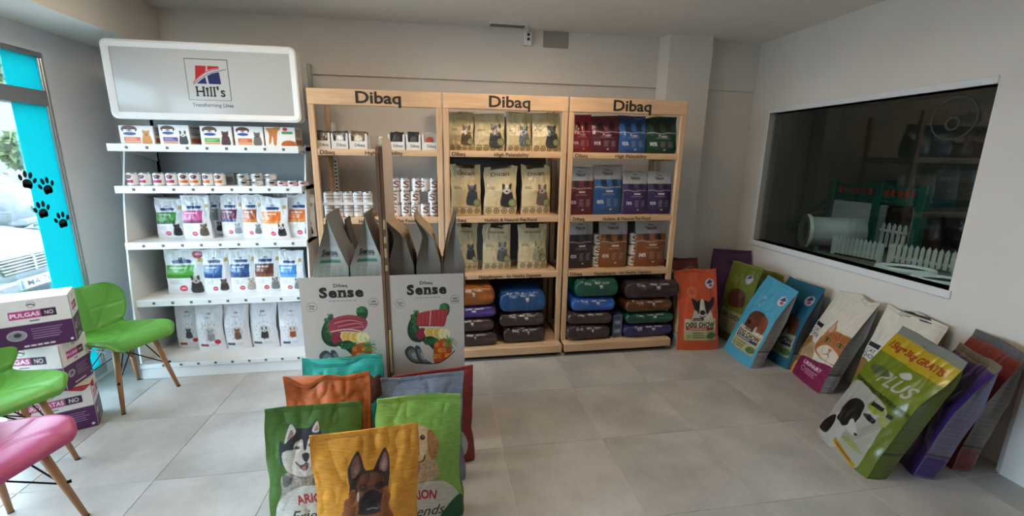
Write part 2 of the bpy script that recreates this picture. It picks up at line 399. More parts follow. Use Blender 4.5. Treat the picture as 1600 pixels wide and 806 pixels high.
# round paw sticker etched on the pane
st = MB()
def annulus(mb, cy, cz, r0, r1, x, n=28):
    v = []; f = []
    for k in range(n):
        a = 2*PI*k/n; v += [(x, cy+r0*math.cos(a), cz+r0*math.sin(a)), (x, cy+r1*math.cos(a), cz+r1*math.sin(a))]
    for k in range(n): f.append((2*k, 2*k+1, 2*((k+1) % n)+1, 2*((k+1) % n)))
    mb.add(v, f)
sy, sz = on(1490, 180, 0, XR+.05)[1]-(wy0+wy1)/2, on(1490, 185, 0, XR+.05)[2]-wz0
for dy, dz, r in ((0, 0, .13), (-.045, .045, .024), (.005, .065, .024), (.05, .04, .024)):
    annulus(st, sy+dy, sz+dz, r*.93, r, .0545)
annulus(st, sy, sz-.03, .03, .042, .0545)
st.obj('sticker', mat('etched_vinyl', '#2f3634', .6), w2)
# left wall: glazed shopfront, soffit and boxed beam
gy1, gz1 = 3.54, 2.27; zs = 2.42
mb = MB().box(XL-.14, XL, gy1, YB, -.1, zs).box(XL-.14, XL, YR, gy1, gz1, zs).box(XL-.14, XL, YR, gy1, -.1, .02).box(XL-.14, XL, YR, .6, 0, gz1)
struct('wall_left', mb, greym, 'grey left wall around the glazed shopfront', 'wall')
mb = MB().box(XL-.14, -2.11, YR, YB, zs, ZC)
struct('trim_5', mb, wallm, 'boxed plaster beam above the shopfront', 'beam')
struct('wall_rear', MB().box(XL-.14, XR+.12, YR-.12, YR, -.1, ZC), wallm, 'plain rear wall of the shop', 'wall')
fr = mat('frame_grey', '#7e8288', .45, var=.04)
w1 = thing('window_1', 'tall glazed shopfront with grey aluminium frame and turquoise vinyl band', 'window', (XL, 0, 0), kind='structure')
tz0, tz1 = 1.94, 2.035
MB().cbox(-.11, -.005, .6, gy1, tz0, tz1).obj('transom', fr, w1)
MB().cbox(-.11, -.005, .6, gy1, gz1-.03, gz1).obj('frame_head', fr, w1)
MB().cbox(-.12, -.0, .6, gy1, 0.02, .09).obj('frame_sill', alum, w1)
for y0, y1 in ((gy1-.022, gy1), (2.02, 2.09), (.6, .67)):
    MB().cbox(-.07, -.002, y0, y1, .09, gz1-.03).obj('mullion', alum if y0 > 3 else fr, w1)
MB().cbox(-.024, -.008, gy1-.034, gy1-.022, .09, gz1-.03).obj('glazing_bead', alum, w1)
clear = glass_mat('clear_glass', (.97, .985, .985), .03)
for y0, y1 in ((2.09, gy1-.022), (.67, 2.02)):
    for z0, z1 in ((.09, tz0), (tz1, gz1-.03)):
        MB().box(-.034, -.028, y0, y1, z0, z1).obj('pane', clear, w1)
tq = bpy.data.materials.new('turquoise_vinyl'); tq.use_nodes = True
N_, L_ = tq.node_tree.nodes, tq.node_tree.links; b_ = N_['Principled BSDF']; b_.inputs['Base Color'].default_value = (*lin(hx('12c9cf')), 1); b_.inputs['Roughness'].default_value = .5
tr_ = N_.new('ShaderNodeBsdfTranslucent'); tr_.inputs[0].default_value = (*lin(hx('10d2d6')), 1)
nz_ = N_.new('ShaderNodeTexNoise'); nz_.inputs['Scale'].default_value = 3; mr_ = N_.new('ShaderNodeMapRange'); mr_.inputs[3].default_value = .42; mr_.inputs[4].default_value = .5
L_.new(nz_.outputs[0], mr_.inputs[0]); mx_ = N_.new('ShaderNodeMixShader'); L_.new(mr_.outputs[0], mx_.inputs[0]); L_.new(b_.outputs[0], mx_.inputs[1]); L_.new(tr_.outputs[0], mx_.inputs[2]); L_.new(mx_.outputs[0], N_['Material Output'].inputs[0])
vy0 = on(80, 437, 0, XL-.027)[1]
MB().box(-.0275, -.0265, vy0, gy1-.022, .09, tz0).obj('vinyl_band', tq, w1)
MB().box(-.0275, -.0265, vy0, gy1-.022, tz1, gz1-.03).obj('vinyl_band', tq, w1)
blk = mat('black_vinyl', '#15161c', .5)
def paw(cy, cz, r, rot):
    mb = MB()
    def el(y, z, a, b, t=0):
        n = 14; v = []
        for k in range(n):
            q = 2*PI*k/n; yy, zz = a*math.cos(q), b*math.sin(q)
            yy, zz = yy*math.cos(t)-zz*math.sin(t)+y, yy*math.sin(t)+zz*math.cos(t)+z
            v.append((-.0255, cy+r*(yy*math.cos(rot)-zz*math.sin(rot)), cz+r*(yy*math.sin(rot)+zz*math.cos(rot))))
        mb.add(v, [tuple(range(n))])
    el(0, -.35, .62, .5); el(-.3, -.6, .3, .28); el(.3, -.6, .3, .28)
    el(-.85, .15, .22, .34, .5); el(-.32, .62, .24, .38, .15); el(.32, .62, .24, .38, -.15); el(.85, .15, .22, .34, -.5)
    return mb.mesh()
for px, py, a in ((43, 282, -.25), (73, 291, .2), (66, 328, .1), (97, 344, .1)):
    p = on(px, py, 0, XL-.026); obj('paw_print', paw(p[1], p[2], .058, a), blk, w1)
# ------------------------------------------------------------------ vent, sensor, hatch
v = thing('ceiling_vent', 'small grey louvred air vent in the ceiling above the shelves', 'vent', (*on(793, 38, 2, ZC)[:2], ZC-.012))
v.rotation_euler.z = math.radians(-9)*0
MB().cbox(-.165, .165, -.05, .05, 0, .012, .003).obj('frame', whitem, v)
for k in range(5): MB().box(-.145, .145, -.036+k*.015, -.026+k*.015, -.003, .001).obj('slat', mat('vent_grey', '#77736f', .6), v)
p = on(825, 60, 1, YB-.05)
s_ = thing('motion_sensor', 'white wall sensor with two dark lenses under the ceiling', 'sensor', (p[0], YB-.025, p[2]-.06))
MB().cbox(-.035, .035, -.045, 0, 0, .11, .008).obj('housing', whitem, s_)
for z in (.085, .05): MB().lathe([(.012, 0), (.012, .006), (.006, .008)], 12).obj('lens', blk, s_, rot=(PI/2, 0, 0), loc=(0, -.045, z))
MB().cbox(-.006, .006, -.03, 0, .11, .16, .002).obj('conduit', whitem, s_)
a_, b_ = on(850, 56, 1, YB-.03), on(887, 76, 1, YB-.03)
h_ = thing('access_hatch', 'square grey access hatch high on the back wall', 'hatch', ((a_[0]+b_[0])/2, YB-.025, b_[2]))
MB().cbox(-.115, .115, -.006, 0, 0, .135, .002).obj('cover', mat('hatch_grey', '#9b958e', .7), h_)
MB().cbox(-.1, .1, -.009, -.005, .015, .12, .002).obj('panel', mat('hatch_grey', '#9b958e', .7), h_)

# ------------------------------------------------------------------ added fill light panels, out of view above and behind the camera
def fill_panel(label, x, y, z, e, w=.6, c='#ffe3c2'):
    t = thing('fill_light', label, 'fill light', (x, y, z-.02), group='added square fill panels')
    MB().cbox(-w/2, w/2, -w/2, w/2, .008, .02, .002).obj('frame', whitem, t)
    MB().box(-w/2+.02, w/2-.02, -w/2+.02, w/2-.02, .0, .008).obj('diffuser', mat('fill_glow_%g' % e, c, .5, var=0, emit=e), t)
for x, y, e in ((-1.2, 2.3, FILL*1.1), (.7, 2.65, FILL*1.15), (-.9, -.4, FILL*.25)): fill_panel('added square fill light panel over the shop floor', x, y, ZC, e)
# ================================================================== kennel room behind the viewing window
KX0, KX1, KY0, KY1 = XR+.12, 10.5, .6, 10.6
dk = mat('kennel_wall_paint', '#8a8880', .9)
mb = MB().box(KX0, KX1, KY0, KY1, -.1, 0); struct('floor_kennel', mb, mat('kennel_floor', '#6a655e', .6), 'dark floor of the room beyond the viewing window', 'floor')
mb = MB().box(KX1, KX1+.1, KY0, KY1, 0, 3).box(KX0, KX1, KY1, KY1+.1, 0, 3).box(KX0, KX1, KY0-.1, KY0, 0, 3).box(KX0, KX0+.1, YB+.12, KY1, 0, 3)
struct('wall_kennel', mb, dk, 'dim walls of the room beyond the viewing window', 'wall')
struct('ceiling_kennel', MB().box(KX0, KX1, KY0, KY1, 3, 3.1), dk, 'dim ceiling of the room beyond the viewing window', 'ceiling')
fill_panel('added square fill light panel in the room beyond the viewing window', 6.0, 5.0, 3.0, KFILL, c='#e2f2ea')  # lamp added to brighten the dark room behind the window
gm = mat('green_timber', '#1f5e50', .5); wp = mat('white_board', '#d8dadb', .5); rd = mat('red_rail', '#b04038', .5); gy = mat('grey_tube', '#b6b9b9', .4)
KXP = 8.3
def kp(px, py): return on(px, py, 0, KXP)
P0, P1, P2 = kp(1297, 330), kp(1370, 330), kp(1440, 330)
ph = thing('play_house', 'green timber dog play house with white walls and red railing', 'play house', (KXP, 0, 0))
zt_, zp, zb = kp(1370, 285)[2], kp(1370, 312)[2], 0
for P in (P0, P1, P2): MB().cbox(-.07, .07, P[1]-.07, P[1]+.07, 0, zt_, .01).obj('post', gm, ph)
for P in (P0, P2): MB().cbox(1.33, 1.47, P[1]-.07, P[1]+.07, 0, zt_, .01).obj('post', gm, ph)
MB().cbox(-.05, 1.45, P2[1], P0[1], zp-.06, zp+.02, .01).obj('deck', gm, ph)
for z in (zt_-.08, zp+.06):
    MB().cbox(-.03, .03, P2[1], P0[1], z-.03, z+.03, .006).obj('rail', gm, ph)
for px in (1312, 1318, 1338, 1349, 1360, 1386, 1395, 1407, 1418, 1428):
    y = kp(px, 300)[1]; MB().cbox(-.015, .015, y-.03, y+.03, zp+.08, zt_-.1, .004).obj('baluster', rd, ph)
MB().cbox(-.02, .02, P1[1]+.07, P0[1]-.07, .08, zp-.08, .004).obj('wall_panel', wp, ph)
# arched panel
y0, y1 = P2[1]+.07, P1[1]-.07; yc = (y0+y1)/2-.03; r = .25
arch = [(yc+r*math.cos(a), .75+r*math.sin(a)) for a in np.linspace(0, PI, 12)]
mb = MB(); pts = [(y1, .08), (y1, zp-.08), (y0, zp-.08), (y0, .08), (yc-r, .08)]+arch[::-1]+[(yc+r, .08)]
mb.prism(pts, 'x', -.02, .02); mb.obj('arch_panel', mat('grey_board', '#8f9494', .5), ph)
for k in range(5):
    y = yc-.2+k*.1; MB().prism([(y-.025, .1), (y+.025, .1), (y+.025, .5), (y, .55), (y-.025, .5)], 'x', -.06, -.03).obj('gate_picket', wp, ph)
MB().cbox(-.07, -.04, yc-r, yc+r, .38, .43, .004).obj('gate_rail', wp, ph)
# ladder
la, lb = kp(1297, 312), kp(1235, 350)
mb = MB()
for dx in (0, .5):
    t_ = MB().tube([(dx, P0[1], zp), (dx, P0[1]+1.15, .05)], .05, 6); t_.obj('ladder_side', gm, ph)
for k in range(5):
    q = (k+.6)/5.3; MB().cbox(0, .5, P0[1]+1.15*q-.05, P0[1]+1.15*q+.05, zp*(1-q)+.05*q, zp*(1-q)+.05*q+.03, .004).obj('ladder_rung', wp, ph)
tn = thing('play_tunnel', 'round grey play tunnel lying before the green play house', 'tunnel', (on(1259, 360, 2, .36)[0]+.9*.45, on(1259, 360, 2, .36)[1]-.42*.45, 0), math.radians(65))
m_ = MB(); n = 24; ro, ri = .27, .22
for (x, rr) in ((-.8, ro), (.75, ro), (.75, ri), (-.8, ri)): pass
tv = []; tf = []
for (y, rr) in ((.45, ri), (.45, ro), (-.45, ro), (-.45, ri)):
    for k in range(n): tv.append((rr*math.cos(2*PI*k/n), y, .36+rr*math.sin(2*PI*k/n)))
for i in range(4):
    for k in range(n): tf.append((i*n+k, i*n+(k+1) % n, ((i+1) % 4)*n+(k+1) % n, ((i+1) % 4)*n+k))
MB().add(tv, tf).obj('tube', gy, tn, smooth=True)
tv2 = MB()
for (y, ra, rb) in ((.42, ri-.01, ro+.05),):
    v = []; f = []
    for yy, rr in ((y, ra), (y, rb), (y+.06, rb), (y+.06, ra)):
        for k in range(n): v.append((rr*math.cos(2*PI*k/n), yy, .36+rr*math.sin(2*PI*k/n)))
    for i in range(4):
        for k in range(n): f.append((i*n+k, i*n+(k+1) % n, ((i+1) % 4)*n+(k+1) % n, ((i+1) % 4)*n+k))
    tv2.add(v, f)
tv2.obj('mouth_ring', wp, tn)
for y in (-.25, .3): MB().cbox(-.2, .2, y-.04, y+.04, 0, .1, .01).obj('foot', gm, tn)
def fence(px0, px1, pyb0, pyb1, n, label):
    A, B = on(px0, pyb0, 2, 0), on(px1, pyb1, 2, 0); d = B-A; L = np.linalg.norm(d); a = math.atan2(d[1], d[0])
    t = thing('picket_fence', label, 'fence', tuple(A), a)
    for k in range(n):
        x = L*(k+.5)/n; MB().prism([(x-.026, .03), (x+.026, .03), (x+.026, .3), (x, .35), (x-.026, .3)], 'y', -.012, .012).obj('picket', wp, t)
    for z in (.08, .22): MB().cbox(0, L, .012, .03, z, z+.05, .003).obj('rail', gm if z > .2 else wp, t)
    for x in (0, L): MB().cbox(x-.03, x+.03, -.015, .045, 0, .32, .004).obj('post', wp, t)
fence(1300, 1372, 396, 410, 11, 'white picket fence run before the white play house wall')
fence(1388, 1490, 410, 428, 11, 'white picket fence run before the arched play house wall')
cb = thing('storage_cabinet', 'tall pale grey cabinet beside the play house', 'cabinet', (KXP+.2, P2[1]-1.0, 0))
MB().cbox(0, .5, -.45, .45, 0, 2.0, .01).obj('body', gy, cb)
for y in (-.225, .225):
    d_ = MB().cbox(-.02, 0, y-.21, y+.21, .1, 1.95, .005).obj('door', gy, cb); MB().cbox(-.045, -.02, y-.01, y+.01, .95, 1.1, .003).obj('handle', alum, d_)
for nm, px, py, lb in (('dog_bed', 1412, 430, 'white oval dog bed with dark cushion under the picket fence'), ('dog_bed', 1474, 450, 'white oval dog bed with dark cushion beside the window edge')):
    P = on(px, py, 2, 0); t = thing(nm, lb, 'dog bed', (P[0], P[1], 0), -.8)
    mb = MB(); n = 24; rings = [(.27, .0), (.30, .06), (.28, .13), (.24, .13), (.21, .06)]
    v = [(1.25*r_*math.cos(2*PI*k/n), .8*r_*math.sin(2*PI*k/n), z) for r_, z in rings for k in range(n)]
    f = [(i*n+k, i*n+(k+1) % n, (i+1)*n+(k+1) % n, (i+1)*n+k) for i in range(4) for k in range(n)]+[tuple(range(n))]
    mb.add(v, f).obj('rim', wp, t, smooth=True)
    MB().add([(1.25*r_*math.cos(2*PI*k/n), .8*r_*math.sin(2*PI*k/n), z) for r_, z in ((.215, .06), (.20, .1), (.1, .12)) for k in range(n)],
             [(i*n+k, i*n+(k+1) % n, (i+1)*n+(k+1) % n, (i+1)*n+k) for i in range(2) for k in range(n)]+[tuple(range(2*n, 3*n))]).obj('cushion', mat('dark_cloth', '#23262a', .9), t, smooth=True)

# ================================================================== street outside
struct('ground_street', MB().box(-60, XL-.14, -20, 60, -.3, -.12), mat('asphalt', '#8d8d8c', .9, var=.08, scale=20), 'pale street outside the shopfront', 'street')
struct('pavement', MB().box(-3.7, XL-.14, -20, 30, -.12, -.02), mat('paving', '#a5a29d', .85), 'pavement strip outside the shopfront', 'pavement')
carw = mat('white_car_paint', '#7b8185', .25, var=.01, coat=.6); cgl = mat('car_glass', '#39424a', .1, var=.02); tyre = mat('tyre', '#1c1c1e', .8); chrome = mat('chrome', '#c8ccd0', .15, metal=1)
def loft(secs, name, m, parent, smooth=True):
    P = np.array(secs, float); return obj(name, grid_mesh(P, close_u=True, caps=True, smooth=smooth), m, parent)
def car(label, front, z0, van=False, rz=0):
    t = thing('parked_car', label, 'car', (front[0], front[1], z0), rz)
    # local: nose at x=0, body runs to -x, width along y
    def sec(x, zb, zt, w, wt=None):
        wt = wt or w*.92; k = (zt-zb)
        return [(x, -w*.9, zb), (x, -w, zb+k*.3), (x, -w, zb+k*.65), (x, -wt, zt-k*.05), (x, -wt*.8, zt), (x, 0, zt+.015), (x, wt*.8, zt), (x, wt, zt-k*.05), (x, w, zb+k*.65), (x, w, zb+k*.3), (x, w*.9, zb), (x, 0, zb-.0)]
    if van:
        body = [(0, .35, .75, .78), (-.08, .25, 1.0, .88), (-.7, .2, 1.12, .95), (-1.2, .2, 1.2, .97), (-4.6, .2, 1.25, .97), (-4.8, .3, 1.2, .93)]
        cab = [(-.75, 1.1, 1.16, .88, .8), (-1.5, 1.1, 1.9, .9, .72), (-4.5, 1.1, 1.95, .9, .74), (-4.75, 1.1, 1.3, .88, .8)]; L = 4.8
    else:
        body = [(0, .33, .62, .62), (-.06, .22, .72, .78), (-.3, .2, .79, .88), (-1.0, .2, .90, .91), (-1.5, .2, .95, .92), (-3.7, .2, .98, .92), (-4.5, .22, .95, .88), (-4.7, .35, .8, .8)]
        cab = [(-1.25, .88, .95, .84, .78), (-2.1, .88, 1.40, .84, .6), (-3.2, .88, 1.44, .84, .6), (-4.1, .88, .98, .82, .74)]; L = 4.7
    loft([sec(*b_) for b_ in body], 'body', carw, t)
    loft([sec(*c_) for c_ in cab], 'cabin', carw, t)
    # windscreen
    a, b = cab[0], cab[1]
    f_ = lambda q, s: (a[0]+(b[0]-a[0])*q+.02, s, a[2]+(b[2]-a[2])*q+.02)
    wa, wb_ = .68, .56
    ws = MB().add([f_(.1, -wa), f_(.1, wa), f_(.9, wb_), f_(.9, -wb_), (f_(.1, -wa)[0]-.03,)+f_(.1, -wa)[1:], (f_(.1, wa)[0]-.03,)+f_(.1, wa)[1:], (f_(.9, wb_)[0]-.03,)+f_(.9, wb_)[1:], (f_(.9, -wb_)[0]-.03,)+f_(.9, -wb_)[1:]], [(0, 1, 2, 3), (4, 7, 6, 5), (0, 4, 5, 1), (1, 5, 6, 2), (2, 6, 7, 3), (3, 7, 4, 0)])
    ws.obj('windscreen', cgl, t)
    for s in (-1, 1):
        c_ = cab[2]
        MB().prism([(a[0]-.35, a[2]+.03), (b[0]-.1, b[2]-.14), (c_[0]+.1, c_[2]-.14), (c_[0]-.4, a[2]+.05)], 'y', s*.845-.012, s*.845+.012).obj('side_window', cgl, t)
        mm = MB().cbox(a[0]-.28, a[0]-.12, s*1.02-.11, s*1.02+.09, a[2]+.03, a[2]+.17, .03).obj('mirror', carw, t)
        MB().cbox(a[0]-.29, a[0]-.275, s*1.02-.09, s*1.02+.07, a[2]+.05, a[2]+.15, .004).obj('mirror_glass', cgl, mm)
        MB().lathe([(.02, 0), (.13, .01), (.12, .05), (.05, .07)], 16).obj('headlight', chrome, t, rot=(0, PI/2, 0), loc=(-.1, s*.66, .62))
        for x in (-.85, L*-.79):
            wh = MB().lathe([(.2, -.1), (.31, -.1), (.32, 0), (.31, .1), (.2, .1)], 20).obj('wheel', tyre, t, rot=(PI/2, 0, 0), loc=(x, s*.80, .32))
            MB().lathe([(.19, -.11), (.19, .11)], 14).obj('hub', chrome, wh)
    # grille
    g = MB().prism([(-.36, .47), (.36, .47), (.44, .64), (-.44, .64)], 'x', -.03, .012).obj('grille', mat('grille_dark', '#30343a', .5), t)
    for k in range(5): MB().cbox(.012, .03, -.37-.014*k, .37+.014*k, .485+k*.034, .497+k*.034, .003).obj('grille_slat', chrome, g)
    MB().cbox(.012, .034, -.012, .012, .47, .64, .003).obj('grille_bar', chrome, g)
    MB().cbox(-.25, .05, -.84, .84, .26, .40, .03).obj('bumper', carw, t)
    MB().cbox(.045, .058, -.6, .6, .20, .26, .003).obj('lower_intake', mat('grille_dark'), t)
    return t
pc = on(57, 423, 2, .33)
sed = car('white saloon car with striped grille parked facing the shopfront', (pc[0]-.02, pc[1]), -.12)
pl = MB().cbox(.05, .062, -.27, .27, .30, .41, .003).obj('number_plate', mat('plate_white', '#e8e8e6', .4), sed)
MB().box(.0625, .0635, -.265, -.225, .305, .405).obj('plate_band', mat('plate_blue', '#2d62b8', .4), pl)
obj('plate_lettering', text_mesh('MA 7624', .072, .01, width=.42), mat('plate_ink', '#33363a', .5), pl, (.0645, .025, .319), (0, 0, PI/2))
vp = on(20, 255, 0, -9.5)
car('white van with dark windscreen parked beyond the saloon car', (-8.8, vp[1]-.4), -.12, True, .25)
bl = thing('apartment_building', 'pale rendered building across the street', 'building', (-36, 40, -.12), math.radians(-40))
bm_ = mat('render_white', '#98938b', .8, var=.03)
MB().box(-12, 12, 0, 8, 0, 9).obj('facade', bm_, bl)
for z in (3.0, 6.0, 9.0): MB().cbox(-12.2, 12.2, -.25, .1, z-.12, z+.12, .03).obj('cornice', mat('cornice', '#c4bfb6', .8), bl)
for z in (.9, 3.9, 6.9):
    for k in range(7):
        x = -10+k*3.2; w_ = MB().cbox(x-.6, x+.6, -.06, .05, z, z+1.5, .02).obj('window', mat('shutter', '#9aa3a6', .6), bl)
        MB().cbox(x-.5, x+.5, -.09, -.05, z+.1, z+1.4, .01).obj('pane', cgl, w_)
def tree(label, loc, h, r, seed):
    t = thing('street_tree', label, 'tree', loc); MB().tube([(0, 0, 0), (.1, 0, h*.5), (0, .1, h*.8)], [.2, .15, .06], 8).obj('trunk', mat('bark', '#5d5046', .9), t)
    rr = np.random.default_rng(seed); n = 1500; c = rr.normal(0, 1, (n, 3)); c /= np.linalg.norm(c, axis=1)[:, None]; c *= (rr.random((n, 1))**.4)*r*np.array([1, 1, .8])
    v = []; f = []
    for q in c:
        a = rr.normal(0, .16, (3, 3)); k = len(v); v += [tuple(q+a[0]+(0, 0, h)), tuple(q+a[1]+(0, 0, h)), tuple(q+a[2]+(0, 0, h))]; f.append((k, k+1, k+2))
    o = obj('foliage', mesh(v, f), mat('leaves', '#6f7d52', .8), t); o['kind'] = 'stuff'
q_ = on(8, 95, 0, -16); tree('leafy street tree rising above the parked cars', (-16, q_[1], -.12), q_[2]+.1, 1.3, 3)
q_ = on(45, 243, 0, -18); tree('low leafy street tree beside the pale building', (-18, q_[1], -.12), q_[2]+.3, .9, 5)
# ================================================================== white metal shelving with the lightbox sign
gx0, gx1 = -2.215, -.995; gxc = (gx0+gx1)/2; gyb = 3.98; gyl = 3.48
met = mat('white_steel', '#dfe2e3', .4, var=.015); mets = mat('grey_steel', '#9fa6a8', .45, var=.03)
gon = thing('shelving_unit', 'white steel shop shelving unit with five levels of small pet food', 'shelf', (gxc, gyl, 0))
def gx(x): return x-gxc
def gy(y): return y-gyl
hwg = (gx1-gx0)/2
MB().cbox(-hwg, hwg, gy(gyb), gy(gyb)+.02, .1, 1.95, .004).obj('back_panel', mets, gon)
prof = smooth_loop([(3.42, 0), (3.43, .3), (3.47, .8), (3.55, 1.3), (3.64, 1.64)], 6, False).tolist()
for s in (-1, 1):
    x = s*hwg; pr = [(gy(y), z) for y, z in prof]+[(gy(3.66), 1.72), (gy(gyb), 1.72), (gy(gyb), 0)]
    MB().prism(pr, 'x', x-.012, x+.0).obj('side_panel', met, gon)
    MB().cbox(x-.03 if s > 0 else x, x if s > 0 else x+.03, gy(gyb)-.0, gy(gyb)+.05, 0, 2.36, .003).obj('upright', mets, gon)
GZ = [1.705, 1.42, 1.02, .59]
tagm = mat('price_tag_grey', '#5d6064', .5)
for i, z in enumerate(GZ):
    sh = MB().box(-hwg, hwg, .005, gy(gyb)-.005, z-.03, z).obj('shelf', met, gon)
    lip = MB().cbox(-hwg-.0, hwg, -.012, .005, z-.05, z+.002, .003).obj('price_rail', met, sh)
    for k in range(9):
        x = -hwg+.12+k*.125; MB().cbox(x-.009, x+.009, -.0155, -.0115, z-.032, z-.014, .002).obj('price_tag', tagm, sh)
    for s in (-1, 1): MB().prism([(.02, z-.03), (gy(gyb)-.01, z-.03), (gy(gyb)-.01, z-.12)], 'x', s*(hwg-.02)-.003, s*(hwg-.02)+.003).obj('bracket', met, sh)
dk_ = MB().cbox(-hwg, hwg, gy(3.39), gy(gyb)-.005, .085, .125, .004).obj('base_deck', met, gon)
MB().cbox(-hwg, hwg, gy(3.388), gy(3.40), .09, .125, .003).obj('price_rail', met, dk_)
for k in range(9):
    x = -hwg+.16+k*.118; MB().cbox(x-.009, x+.009, gy(3.386)-.002, gy(3.388)+.001, .100, .117, .002).obj('price_tag', tagm, dk_)
MB().cbox(-hwg, hwg, gy(3.40), gy(3.42), .0, .085, .003).obj('kick_plate', met, gon)

# lightbox sign
sl, sr, sb, stp, sY = -2.145, -.955, 1.868, 2.365, 3.47
sw, shh = sr-sl, stp-sb
sg = thing('lightbox_sign', 'white lightbox sign with red and blue logo above white shelving', 'sign', ((sl+sr)/2, sY, sb))
def rrect(w, h, r, n=6):
    o = []
    for cx, cz, a0 in ((w/2-r, h-r, 0), (-w/2+r, h-r, PI/2), (-w/2+r, r, PI), (w/2-r, r, 1.5*PI)):
        for k in range(n+1):
            a = a0+PI/2*k/n; o.append((cx+r*math.cos(a), cz+r*math.sin(a)))
    return o
MB().prism(rrect(sw-.01, shh-.01, .03), 'y', .012, .11).obj('housing', met, sg) if False else None
ho = MB(); p_ = [(x, z+.005) for x, z in rrect(sw-.01, shh-.01, .03)]; ho.prism(p_, 'y', .012, .11); ho.obj('housing', met, sg)
bd = .045; outer = rrect(sw, shh, .04); inner = [(x, z+bd) for x, z in rrect(sw-2*bd, shh-2*bd, .008)]
mb = MB(); n = len(outer)
v = [(x, -.006, z) for x, z in outer]+[(x, -.012, z) for x, z in [(x*.985, bd*.3+z*(1-.6*bd/shh)) for x, z in outer]]+[(x, -.002, z) for x, z in inner]+[(x, .014, z) for x, z in outer]
f = []
for k in range(n):
    q = (k+1) % n; f += [(k, q, n+q, n+k), (n+k, n+q, 2*n+q, 2*n+k), (3*n+q, 3*n+k, k, q)[::1]]
f = [x for x in f]; mb.add(v, f); mb.obj('frame', met, sg)
fw_, fh_ = sw-2*bd, shh-2*bd
cv = Cv(420, 150, fh_/fw_, '#b4b8b8', 2)
def sg_uv(px, py):
    P = on(px, py, 1, sY); return ((P[0]-(sl+bd))/fw_, (P[2]-(sb+bd))/fw_)
LG = [sg_uv(284, 91), sg_uv(352, 94), sg_uv(364, 158), sg_uv(299, 155)]
lx0, lx1, ly0, ly1 = np.mean([LG[0][0], LG[3][0]]), np.mean([LG[1][0], LG[2][0]]), np.mean([LG[2][1], LG[3][1]]), np.mean([LG[0][1], LG[1][1]])
def lg(x, y): return (lx0+(lx1-lx0)*x, ly0+(ly1-ly0)*y)
cv.line([lg(0, 0), lg(1, 0), lg(1, 1), lg(0, 1), lg(0, 0)], .0032, '#3a3d42')
red, blu = '#a8272f', '#232a5c'
arc1 = [(.15, .42), (.22, .5), (.32, .59), (.45, .68), (.6, .745), (.78, .78), (.93, .785)]
arc2 = [(.15, .38), (.24, .46), (.36, .55), (.5, .64), (.66, .70), (.82, .735), (.95, .77)]
T = lambda pts: [lg(*p) for p in pts]
cv.poly(T([(.24, .84), (.49, .84), (.47, .72)]+[p for p in arc1[::-1] if p[0] < .46]+[(.2, .48)]), red)
cv.poly(T([(.52, .84), (.78, .84), (.79, .80), (.62, .77), (.51, .735)]), red)
cv.line([(x, y) for x, y in T(arc1[:6])], .006, '#c04a50')
cv.poly(T([(.22, .40), (.34, .50), (.44, .57), (.465, .40)]), blu)
cv.poly(T([(.51, .40), (.49, .60), (.6, .655), (.72, .69), (.78, .70), (.80, .40)]), blu)
cv.line(T(arc2), .0035, '#4b568c')
cv.serif("Hill's", *lg(.53, .215), .056, '#17181d', .012, (lx1-lx0)*.68, over=.045, gap=.14)
for hxp in (): cv.rect(lg(hxp-.055, .095)[0], lg(0, .10)[1], lg(hxp+.055, 0)[0], lg(0, .125)[1], '#17181d'); cv.rect(lg(hxp-.055, .095)[0], lg(0, .32)[1], lg(hxp+.055, 0)[0], lg(0, .345)[1], '#17181d')
cv.text('Transforming Lives', *sg_uv(333, 164), .021, '#3c3f45', .012, width=.235)
facem = print_mat('lightbox_face', .12, bump=0, var=.005)
panel('face', cv, fw_, fh_, facem, sg, (0, .0, bd))

